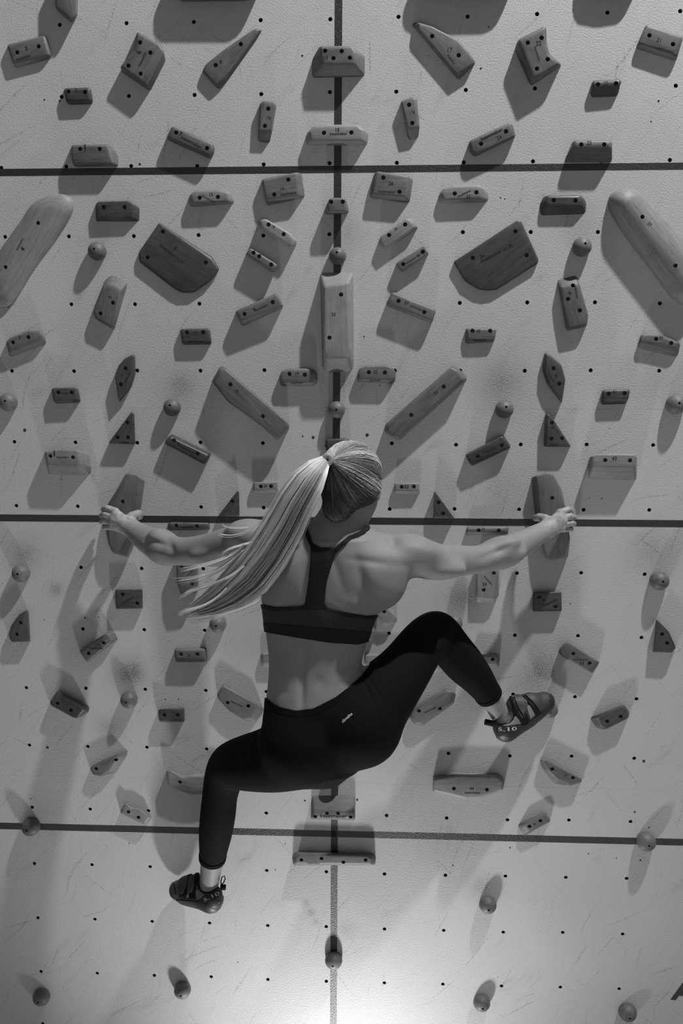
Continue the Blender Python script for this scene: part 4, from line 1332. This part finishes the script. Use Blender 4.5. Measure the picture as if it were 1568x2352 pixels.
def hair_mat(name, lo, hi):
    m, nt, b = new_mat(name)
    at = N(nt, 'ShaderNodeAttribute')
    at.attribute_name = 'tone'
    mr = N(nt, 'ShaderNodeMapRange')
    mr.inputs['To Min'].default_value = lo
    mr.inputs['To Max'].default_value = hi
    nt.links.new(at.outputs['Fac'], mr.inputs['Value'])
    cc = N(nt, 'ShaderNodeCombineColor')
    for i in range(3):
        nt.links.new(mr.outputs[0], cc.inputs[i])
    nt.links.new(cc.outputs[0], b.inputs['Base Color'])
    b.inputs['Roughness'].default_value = 0.45
    b.inputs['Specular IOR Level'].default_value = 0.4
    return m


M_HAIR = hair_mat('blonde_hair', 0.035, 0.80)
M_SCALP = plain('hair_roots', 0.045, 0.6, spec=0.2, bump=(260, 0.6, 0.002))

base = J(740, 1640, 0.30)
person = bpy.data.objects.new('person', None)
COL.objects.link(person)
person.matrix_world = W @ Matrix.Translation(base)
tag(person, 'climber seen from behind in a racerback bra and black leggings, arms spread wide', 'person')


def part(name, V, F, mat, parent=None, label=None, smooth=True):
    me = mesh_np(name, np.asarray(V) - base, F, smooth)
    o = link(name, me, mat, parent or person)
    if label:
        o['label'] = label
    return o


body_ob = part('body', BV, BQ, M_SKIN)
ch = np.maximum(np.exp(-(np.linalg.norm(BV - J(268, 1195, .09), axis=1) / .075) ** 2), np.exp(-(np.linalg.norm(BV - J(1290, 1197, .09), axis=1) / .075) ** 2))
body_ob.data.attributes.new('chalk', 'FLOAT', 'POINT').data.foreach_set('value', ch.astype(np.float32))
PX, PY = proj(BV)[0], proj(BV)[1]


def proj_all(V):
    q = V - CAM
    z = q @ FWD
    return CX + F_PX * (q @ RIGHT) / z, CY - F_PX * (q @ UP) / z


PX, PY = proj_all(BV)


def main_piece(v, t, n):
    """the largest connected piece of a cut surface"""
    par = np.arange(len(v))
    for _ in range(200):
        m = par[t].min(1)
        new = par.copy()
        for k in range(3):
            np.minimum.at(new, t[:, k], m)
        new = new[new]
        if np.array_equal(new, par):
            break
        par = new
    big = np.bincount(par[t[:, 0]]).argmax()
    t = t[par[t[:, 0]] == big]
    used = np.unique(t)
    mp = np.full(len(v), -1)
    mp[used] = np.arange(len(used))
    return v[used], mp[t], n[used]


def shell(name, V, T, Nn, f, off, mat, parent=None, thick=0.0015, label=None):
    v, t, n = clip_mesh(V, T, f, Nn)
    v, t, n = main_piece(v, t, n)
    o = part(name, v + n * off, t, mat, parent, label)
    md = o.modifiers.new('cloth', 'SOLIDIFY')
    md.thickness = thick
    md.offset = 1.0
    return o


# leggings: below the low waist line, above the cuffs
wx = np.interp(PX, [560, 606, 625, 645, 680, 720, 770, 800, 829, 850, 880], [1590, 1598, 1614, 1624, 1632, 1627, 1601, 1578, 1553, 1530, 1380])
f_waist = (PY - wx) * 0.0012
cl, al = J(488, 1973, .125), J(488, 1968, .125) - J(495, 1912, .16)
cr, ar = J(1123, 1599, .124), J(1122, 1596, .125) - J(1094, 1556, .155)
al, ar = al / np.linalg.norm(al), ar / np.linalg.norm(ar)
f_leg = np.minimum(f_waist, np.minimum(np.where(PX < 620, -(BV - cl) @ al, 1), np.where(PX > 1000, -(BV - cr) @ ar, 1)))
f_leg[(PY < 1395)] = -0.05
# soft fabric folds at the hip and knee creases
LN = BN.copy()
leg_off = np.zeros(len(BV))
for (x0, y0, x1, y1, wd, amp) in ((832, 1556, 868, 1640, 7, .0025), (840, 1552, 892, 1628, 7, .002), (868, 1640, 880, 1690, 8, .002), (602, 1640, 606, 1740, 7, .0025), (590, 1690, 596, 1750, 6, .002),
                                  (996, 1512, 1022, 1480, 7, .0025), (545, 1808, 500, 1800, 6, .0025), (540, 1818, 505, 1812, 5, .002)):
    a, b2 = np.array([x0, y0], float), np.array([x1, y1], float)
    ab = b2 - a
    t = np.clip(((PX - a[0]) * ab[0] + (PY - a[1]) * ab[1]) / (ab @ ab), 0, 1)
    d = np.hypot(PX - a[0] - t * ab[0], PY - a[1] - t * ab[1])
    leg_off -= amp * np.exp(-(d / (wd * .55)) ** 2) * np.sin(np.pi * np.clip(t * .9 + .1, 0, 1))
LEGV = BV + BN * leg_off[:, None]
leggings = shell('leggings', LEGV, BT, BN, f_leg, 0.0022, M_LEG, thick=0.0018, label='black cropped leggings')
for cpt, ax_, sel in ((cl, al, PX < 620), (cr, ar, PX > 1000)):
    dcut = (BV - cpt) @ ax_
    f = np.where(sel & (PY > 1395), np.minimum(dcut + 0.016, 0.0005 - dcut), -0.05)
    shell('cuff', BV, BT, BN, f, 0.0044, M_LEG, leggings, 0.0016)
fw = np.where((BV[:, 2] > .30), np.minimum(f_waist, 0.020 - f_waist), -0.05)
fw[(PX < 560) | (PX > 880)] = -0.05
shell('waistband', BV, BT, BN, fw, 0.0036, M_LEG, leggings, 0.0010)

# racerback bra
BRA = [(585, 1386), (598, 1387), (635, 1394), (680, 1393), (701, 1389), (709, 1338), (714, 1287), (714, 1256), (699, 1221), (694, 1195), (703, 1192), (708, 1218), (719, 1248), (736, 1258),
       (768, 1258), (800, 1231), (821, 1222), (836, 1214), (840, 1224), (824, 1231), (807, 1236), (772, 1271), (762, 1295), (750, 1338), (744, 1385), (750, 1395), (790, 1406), (841, 1414),
       (872, 1411), (876, 1412), (868, 1450), (848, 1472), (839, 1474), (821, 1479), (757, 1475), (682, 1463), (610, 1451), (585, 1446)]
front = BN[:, 2] < -0.25
torso = (BV[:, 2] > .30) & (PX > 590) & (PX < 935) & (PY < 1500) & (PY > 1180)
f_bra = poly_sd(PX, PY, BRA) * 0.0012
f_front = np.minimum(PY - np.interp(PX, [598, 640, 740, 840, 875], [1386, 1335, 1310, 1340, 1411]), np.interp(PX, [600, 760, 850], [1450, 1474, 1474]) - PY) * 0.0012
f_front = np.where(PX > 872, -0.05, f_front)
f_bra = np.where(front, f_front, f_bra)
f_bra = np.where(torso, f_bra, -0.05)
bra = shell('sports_bra', BV, BT, BN, f_bra, 0.0016, M_BRA, thick=0.0016, label='dark grey racerback sports bra')
LOW = [(575, 1424), (609, 1429), (690, 1436), (760, 1442), (855, 1450), (868, 1450), (848, 1474), (839, 1474), (821, 1479), (757, 1475), (682, 1463), (610, 1451), (575, 1446)]
f = np.where(torso, np.where(front, np.minimum(PY - 1430, np.interp(PX, [600, 760, 850], [1450, 1474, 1474]) - PY) * .0012, poly_sd(PX, PY, LOW) * .0012), -.05)
shell('under_band', BV, BT, BN, f, 0.0030, M_BAND, bra, 0.0012)
RACER = [(714, 1256), (719, 1249), (736, 1259), (768, 1259), (772, 1270), (762, 1295), (750, 1338), (745, 1385), (752, 1396), (800, 1409), (841, 1415), (874, 1411), (873, 1417), (841, 1422), (790, 1414),
         (742, 1402), (702, 1399), (635, 1402), (590, 1395), (590, 1387), (598, 1387.5), (635, 1394.5), (700, 1390), (709, 1338), (714, 1287)]
f = np.where(torso & ~front, poly_sd(PX, PY, RACER) * .0012, -.05)
shell('racer_panel', BV, BT, BN, f, 0.0034, M_BAND, bra, 0.0010)
for STR in ([(714, 1257), (698, 1221), (690, 1180), (703, 1178), (708, 1218), (720, 1249)], [(768, 1259), (800, 1231), (821, 1222), (845, 1205), (848, 1216), (824, 1231), (807, 1236), (772, 1271)]):
    f = np.where(torso & (BN[:, 2] > -0.5), poly_sd(PX, PY, STR) * .0012, -.05)
    shell('strap', BV, BT, BN, f, 0.0034, M_BAND, bra, 0.0012)


def flat_text(s, x, y, ang, length, bvh, parent, name, mat, off, lift=0.004, tall=1.0):
    hit, nor = ray_at(bvh, x, y)
    if hit is None:
        return
    c = bpy.data.curves.new(name, 'FONT')
    c.body = s
    c.align_x = c.align_y = 'CENTER'
    c.offset = off
    c.resolution_u = 3
    t = bpy.data.objects.new('tmp', c)
    COL.objects.link(t)
    DEPS().update()
    m = bpy.data.meshes.new_from_object(t.evaluated_get(DEPS()))
    bpy.data.objects.remove(t)
    m.materials.clear()
    xs = [v.co.x for v in m.vertices]
    sc = length * mpp(x, y, hit[2]) / (max(xs) - min(xs))
    # wrap the flat letters on to the surface
    m4 = frame_on(hit, nor, ang) @ Matrix.Diagonal((sc, sc * tall, sc, 1))
    for v in m.vertices:
        p = m4 @ v.co
        n_ = bvh.find_nearest(p)
        q = (n_[0] + n_[1] * lift) if n_[0] is not None else p
        v.co = q - Vector(base)
    link(name, m, mat, parent)


bvh_body = BVHTree.FromPolygons([tuple(v) for v in BV], [tuple(map(int, q)) for q in BQ])
flat_text('climalite', 797.5, 1649, 46, 30, bvh_body, leggings, 'print', M_LOGO, 0.02, 0.0052)

# ---- hair: cap with combed strands drawn back to the tie, and the flying ponytail
capf = Field(head_c - .16, head_c + .16, 0.004)
capf.ell(hd_(0, 0.002, -0.006), (.080, .089, .099), .01, HA)
capf.ell(hd_(0, -0.035, -.012), (.077, .055, .070), .015, HA)
capf.cone(hd_(0.010, -0.055, -.055), hd_(0.020, -0.086, -.050), .048, .040, .02)
CV, CQ = capf.mesh()
q = CV - head_c
fu, ff, fs_ = q @ hup, q @ fd, q @ hsd
f_cap = np.minimum(0.058 - ff, fu + np.interp(ff, [-.12, -.03, .0, .03, .06], [.118, .110, .092, .066, -.04]))
f_cap = f_cap * 1.0
cv, ct, _ = clip_mesh(CV, tri(CQ), f_cap)
hair = part('hair', cv, ct, M_SCALP, label='blonde hair combed back to a high tie')
TIE = np.array(J(753, 1054, .555))
bvh_cap = BVHTree.FromPolygons([tuple(v) for v in CV], [tuple(map(int, x)) for x in CQ])


def tube(path, r, n=8):
    path = np.array(path)
    t = np.gradient(path, axis=0)
    t /= np.linalg.norm(t, axis=1)[:, None]
    a = np.cross(t, np.array([0.13, 0.31, 0.94]))
    a /= np.linalg.norm(a, axis=1)[:, None]
    b = np.cross(t, a)
    V = [path[i] + (a[i] * math.cos(2 * math.pi * k / n) + b[i] * math.sin(2 * math.pi * k / n)) * r for i in range(len(path)) for k in range(n)]
    Fc = [(i * n + k, i * n + (k + 1) % n, (i + 1) * n + (k + 1) % n, (i + 1) * n + k) for i in range(len(path) - 1) for k in range(n)]
    Fc += [tuple(range(n))[::-1], tuple(range((len(path) - 1) * n, len(path) * n))]
    return np.array(V), Fc


def strands(name, paths, radii, tones, parent, mat):
    """paths: list of (n,3); three-sided tapering strands in one mesh"""
    V, Fc, A = [], [], []
    for pth, r, tn in zip(paths, radii, tones):
        n = len(pth)
        t = np.gradient(pth, axis=0)
        t /= np.linalg.norm(t, axis=1)[:, None] + 1e-9
        a = np.cross(t, np.array([0.1, 0.2, 1.0]))
        a /= np.linalg.norm(a, axis=1)[:, None] + 1e-9
        b = np.cross(t, a)
        rr = r * (1 - 0.75 * np.linspace(0, 1, n) ** 2.5)
        o = len(V)
        for i in range(n):
            for k in range(3):
                an = 2 * math.pi * k / 3
                V.append(pth[i] + (a[i] * math.cos(an) + b[i] * math.sin(an)) * rr[i])
                A.append(tn[i] if hasattr(tn, '__len__') else tn)
        for i in range(n - 1):
            for k in range(3):
                k2 = (k + 1) % 3
                Fc.append((o + i * 3 + k, o + i * 3 + k2, o + i * 3 + 3 + k2, o + i * 3 + 3 + k))
        Fc.append((o + n * 3 - 3, o + n * 3 - 2, o + n * 3 - 1))
    ob = part(name, np.array(V), Fc, mat, parent)
    at = ob.data.attributes.new('tone', 'FLOAT', 'POINT')
    at.data.foreach_set('value', np.array(A, dtype=np.float32))
    return ob


paths, radii, tones = [], [], []
for i in range(3000):
    # start on the hairline all round, end at the tie
    th = RNG.uniform(0, 2 * math.pi)
    s0, u0 = math.cos(th), math.sin(th)
    if u0 < -0.72:
        st = hd_(.018 + s0 * .085, -0.118 + RNG.uniform(0, .03), -0.06 + RNG.uniform(-.01, .02))
    elif u0 < -0.05:
        st = hd_(s0 * .088, -0.02 + u0 * .10, np.interp(u0, [-.72, -.05], [-.03, .035]) + RNG.uniform(-.012, .02))
    else:
        st = hd_(s0 * .085, u0 * .092, RNG.uniform(.0, .055))
    n = 16
    pts = []
    seg = int(th / 0.09)
    h1 = math.sin(seg * 12.9898) * 43758.5453
    h1 -= math.floor(h1)
    bow = RNG.normal(0, 0.004, 3) + np.array([0.0, -0.012, 0.0]) * (1 if s0 > 0 else 0.3) + 0.006 * (h1 - .5)
    lift = 0.0004 + 0.0030 * RNG.random() ** 1.5 * (0.4 + h1)
    for t in np.linspace(0.0, 1, n):
        p = st + (TIE - st) * t + bow * math.sin(math.pi * t)
        c = head_c - fd * 0.006
        d = p - c
        hit = bvh_cap.ray_cast(Vector(c), Vector(d).normalized())
        if hit[0] is not None and t < 0.97:
            p = np.array(hit[0] + hit[1] * lift)
        pts.append(p)
    pts[-1] = TIE + RNG.normal(0, .004, 3)
    pts = np.array(pts)
    for _ in range(2):
        pts[1:-1] = (pts[:-2] + 2 * pts[1:-1] + pts[2:]) / 4
    paths.append(pts)
    radii.append(RNG.uniform(.0004, .0008))
    lightness = np.interp(u0, [-1, -.6, -.3, .1, .6, 1], [.02, .05, .13, .18, .28, .36])  # nape tones darkened: dark roots plus the head's shade put into the colour
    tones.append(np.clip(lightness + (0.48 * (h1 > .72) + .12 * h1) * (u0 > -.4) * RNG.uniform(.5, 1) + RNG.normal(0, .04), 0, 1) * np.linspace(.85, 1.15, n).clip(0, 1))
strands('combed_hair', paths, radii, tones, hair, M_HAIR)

UPL = np.array([(745, 1046), (712, 1058), (676, 1085), (642, 1130), (606, 1192), (566, 1252), (524, 1304), (482, 1350), (440, 1385), (410, 1410)], float)
LOR = np.array([(757, 1064), (750, 1090), (738, 1130), (716, 1180), (692, 1236), (656, 1300), (612, 1358), (560, 1392), (500, 1412), (424, 1420)], float)
WP = np.array([.562, .598, .612, .612, .602, .592, .58, .57, .56, .55])


def resample(A, t):
    s = np.linspace(0, 1, len(A))
    return np.stack([np.interp(t, s, A[:, i]) for i in range(A.shape[1])], 1) if A.ndim == 2 else np.interp(t, s, A)


paths, radii, tones = [], [], []
n = 26
for i in range(3000):
    a = RNG.beta(1.1, 1.1)
    dpt = RNG.normal(0, 1)
    end = np.clip(RNG.normal(0.93, .08), .55, 1.04)
    clump = int(a * 17)
    cl_ph = math.sin(clump * 12.9898) * 43758.5
    cl_r = cl_ph - math.floor(cl_ph)
    t = np.linspace(0, min(end * (0.90 + 0.12 * cl_r), 1.0), n)
    wob = 0.035 * math.sin(cl_r * 6.28) * np.sin(t * 5 + cl_r * 6) + 0.02 * RNG.normal() * np.sin(t * 7 + RNG.uniform(0, 6))
    aa = a + (clump / 17 + .03 - a) * 0.35 * np.clip(t * 2.2, 0, 1) + wob
    U, L_ = resample(UPL, t), resample(LOR, t)
    XY = U + (L_ - U) * aa[:, None]
    thick = np.interp(t, [0, .15, .5, .85, 1], [.006, .017, .022, .016, .008])
    prof = np.sqrt(np.clip(1 - (2 * np.clip(aa, 0, 1) - 1) ** 2, 0.02, 1))
    wv = resample(WP, t) + thick * np.clip(dpt, -1.6, 1.6) / 1.6 * prof + 0.006 * (cl_r - .5) * np.clip(t * 3, 0, 1)
    paths.append(np.array([J(x, y, w) for (x, y), w in zip(XY, wv)]))
    radii.append(RNG.uniform(.0004, .0009))
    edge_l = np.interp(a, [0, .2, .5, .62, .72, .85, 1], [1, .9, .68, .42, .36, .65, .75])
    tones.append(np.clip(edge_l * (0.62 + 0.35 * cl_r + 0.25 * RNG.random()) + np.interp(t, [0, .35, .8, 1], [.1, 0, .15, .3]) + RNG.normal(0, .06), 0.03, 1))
# stray wisps
for (pts_, k) in (([(560, 1250), (520, 1280), (460, 1300), (398, 1312)], 10), ([(560, 1262), (520, 1295), (470, 1320), (392, 1332)], 12), ([(540, 1280), (500, 1310), (450, 1328), (400, 1338)], 8),
                  ([(560, 1300), (500, 1338), (455, 1352), (409, 1376)], 34), ([(600, 1195), (560, 1225), (525, 1232), (500, 1228)], 5), ([(610, 1240), (545, 1255), (515, 1270), (502, 1288)], 12),
                  ([(570, 1210), (540, 1212), (515, 1208), (508, 1200)], 3), ([(520, 1350), (470, 1390), (430, 1402), (406, 1418)], 16), ([(600, 1370), (560, 1398), (480, 1422), (430, 1424)], 14)):
    A = np.array(pts_, float)
    for j in range(k):
        t = np.linspace(0, RNG.uniform(.85, 1), 16)
        s = np.linspace(0, 1, 4)
        # cubic through the four guides
        X = np.polyval(np.polyfit(s, A[:, 0], 3), t) + RNG.normal(0, 2.0) * (0.5 + t)
        Y = np.polyval(np.polyfit(s, A[:, 1], 3), t) + RNG.normal(0, 2.0) * (0.5 + t)
        w0 = .60 + RNG.normal(0, .006)
        paths.append(np.array([J(x, y, w0 - 0.03 * tt) for x, y, tt in zip(X, Y, t)]))
        radii.append(RNG.uniform(.0006, .001))
        tones.append(np.clip(.7 + .3 * RNG.random(), 0, 1))
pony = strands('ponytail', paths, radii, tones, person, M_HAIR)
pony['label'] = 'long blonde ponytail swinging down to the left'
# the tie: a wrapped lock of hair
tp = []
for k in range(60):
    a = k / 60 * 2 * math.pi
    tp.append(J(752 + 7.5 * math.cos(a), 1055 + 9 * math.sin(a), .568))
tie_v, tie_f = tube(tp + [tp[0]], .0072, 10)
tie = part('hair_tie', tie_v, tie_f, M_HAIR, pony)
tie.data.attributes.new('tone', 'FLOAT', 'POINT').data.foreach_set('value', np.full(len(tie_v), .34, np.float32))


# ---- climbing shoes
def shoe(balls, h=0.0024):
    P3 = [J(x, y, w) for grp in balls for (x, y, w, r) in grp]
    f = Field(np.min(P3, 0) - .07, np.max(P3, 0) + .07, h)
    for grp in balls:
        chain(f, grp, 0.018)
    V, Q = f.mesh()
    return relax(V, Q, 1), Q


M_UPPER = plain('shoe_leather', 0.032, 0.6, bump=(300, 0.3, 0.0006))
M_RUBBER = plain('shoe_rubber', 0.016, 0.5, bump=(120, 0.2, 0.0006))
M_STRAP = plain('black_webbing', 0.006, 0.8, spec=0.2)
M_PALE = plain('pale_suede', 0.17, 0.8, bump=(300, 0.3, 0.0006))


def build_shoe(balls, pale, straps, flaps, sole, collar, tab, loop, logos, label):
    V, Q = shoe(balls)
    o = part('climbing_shoe', V, Q, M_UPPER, label=label)
    T = tri(Q)
    Nn = normals(V, T)
    X, Y = proj_all(V)
    vis = np.where(Nn[:, 2] > -0.45, 1, 0)
    bvh = BVHTree.FromPolygons([tuple(v) for v in V], [tuple(map(int, q_)) for q_ in Q])
    for nm, polys, mat, off in (('suede_panel', pale, M_PALE, .0006), ('sole', sole, M_RUBBER, .0012), ('strap', straps, M_STRAP, .0022), ('strap_flap', flaps, M_UPPER, .0036)):
        for pg in polys:
            f = np.where(vis > 0, poly_sd(X, Y, pg) * .00125, -.01)
            if nm == 'sole':
                f = poly_sd(X, Y, pg) * .00125
            shell(nm, V, T, Nn, f, off, mat, o, 0.0014)
    pth = []
    for x, y in collar:
        hit, nor = ray_at(bvh, x, y)
        if hit is not None:
            pth.append(np.array(hit))
    pth = np.array(pth)
    s = np.linspace(0, 1, len(pth))
    ss = np.linspace(0, 1, 24)
    pth = np.stack([np.interp(ss, s, pth[:, i]) for i in range(3)], 1)
    v_, f_ = tube(pth, .0028)
    part('collar', v_, f_, M_STRAP, o)
    v_, f_ = tube([J(*tab[0]), J(*[(a + b) / 2 for a, b in zip(*tab)]), J(*tab[1])], .0095, 12)
    part('heel_tab', v_, f_, M_STRAP, o)
    if loop:
        v_, f_ = tube([J(*q_) for q_ in loop], .0018)
        part('pull_loop', v_, f_, M_STRAP, o)
    for s_, x, y, ang, L in logos:
        flat_text(s_, x, y, ang, L, bvh, o, 'print', M_LOGO, 0.02, 0.0042, 0.42 if s_ == '5.10' else 1.0)
    return o


build_shoe([[(1160, 1672, .112, 25), (1190, 1646, .094, 31), (1222, 1626, .068, 31), (1248, 1613, .050, 24)], [(1152, 1660, .112, 20), (1160, 1672, .112, 25)], [(1180, 1618, .095, 18), (1215, 1614, .075, 22)],
            [(1164, 1680, .105, 18), (1210, 1652, .070, 18)]],
           [[(1172, 1655), (1190, 1640), (1196, 1662), (1170, 1667), (1152, 1668)], [(1208, 1622), (1216, 1620), (1228, 1642), (1217, 1652)]],
           [[(1168, 1599), (1176, 1600), (1184, 1622), (1198, 1650), (1208, 1636), (1214, 1656), (1200, 1664), (1192, 1652), (1182, 1640), (1176, 1616)],
            [(1198, 1597), (1210, 1603), (1224, 1622), (1240, 1636), (1230, 1643), (1214, 1616)]],
           [[(1178, 1598), (1195, 1598), (1210, 1612), (1209, 1630), (1200, 1642), (1190, 1626)], [(1204, 1596), (1232, 1594), (1240, 1602), (1246, 1626), (1240, 1634), (1222, 1612)]],
           [[(1140, 1672), (1192, 1666), (1204, 1664), (1244, 1640), (1262, 1615), (1262, 1586), (1282, 1590), (1282, 1640), (1215, 1685), (1175, 1705), (1140, 1705)]],
           [(1136, 1657), (1146, 1663), (1158, 1664), (1170, 1660), (1179, 1650), (1181, 1638), (1178, 1620), (1172, 1608), (1169, 1602)],
           ((1114, 1658, .128), (1132, 1662, .124)), None,
           [('5.10', 1164, 1675, 3, 46), ('//', 1185, 1605, 35, 6), ('.', 1165, 1690, 0, 2.2)], 'black strapped climbing shoe on the right foot')
build_shoe([[(484, 2066, .112, 25), (458, 2050, .090, 30), (432, 2044, .064, 29), (412, 2044, .046, 22)], [(498, 2050, .116, 12), (484, 2064, .112, 25)], [(452, 2028, .094, 20), (430, 2036, .070, 22)],
            [(484, 2072, .105, 18), (430, 2058, .058, 18)]],
           [[(450, 2042), (456, 2045), (468, 2054), (470, 2062), (452, 2066), (449, 2052)], [(426, 2034), (432, 2030), (434, 2060), (424, 2060)]],
           [[(430, 2012), (442, 2008), (436, 2036), (428, 2063), (410, 2061), (421, 2038)], [(448, 2008), (458, 2004), (455, 2026), (450, 2040), (449, 2066), (434, 2063), (438, 2048), (444, 2030)]],
           [[(414, 2022), (434, 2014), (430, 2034), (420, 2052), (410, 2050)], [(438, 2014), (448, 2010), (446, 2032), (441, 2050), (433, 2046), (433, 2030)]],
           [[(380, 2050), (396, 2056), (402, 2066), (430, 2068), (456, 2071), (466, 2060), (500, 2052), (516, 2060), (512, 2082), (490, 2100), (470, 2094), (450, 2086), (395, 2082)], [(380, 2020), (398, 2024), (404, 2056), (388, 2062)]],
           [(456, 2030), (457, 2038), (463, 2046), (472, 2050), (483, 2050), (494, 2044), (502, 2038)],
           ((506, 2038, .128), (518, 2038, .124)), [(508, 2033, .124), (507, 2024, .124), (510, 2014, .124), (515, 2012, .124), (517, 2018, .124), (514, 2026, .124), (509, 2032, .124)],
           [('5.10', 485, 2060, 30, 40), ('/', 442, 2018, 60, 4), ('.', 501, 2069, 0, 2.4), ('.', 488, 2079, 0, 2.2)], 'black strapped climbing shoe on the left foot')
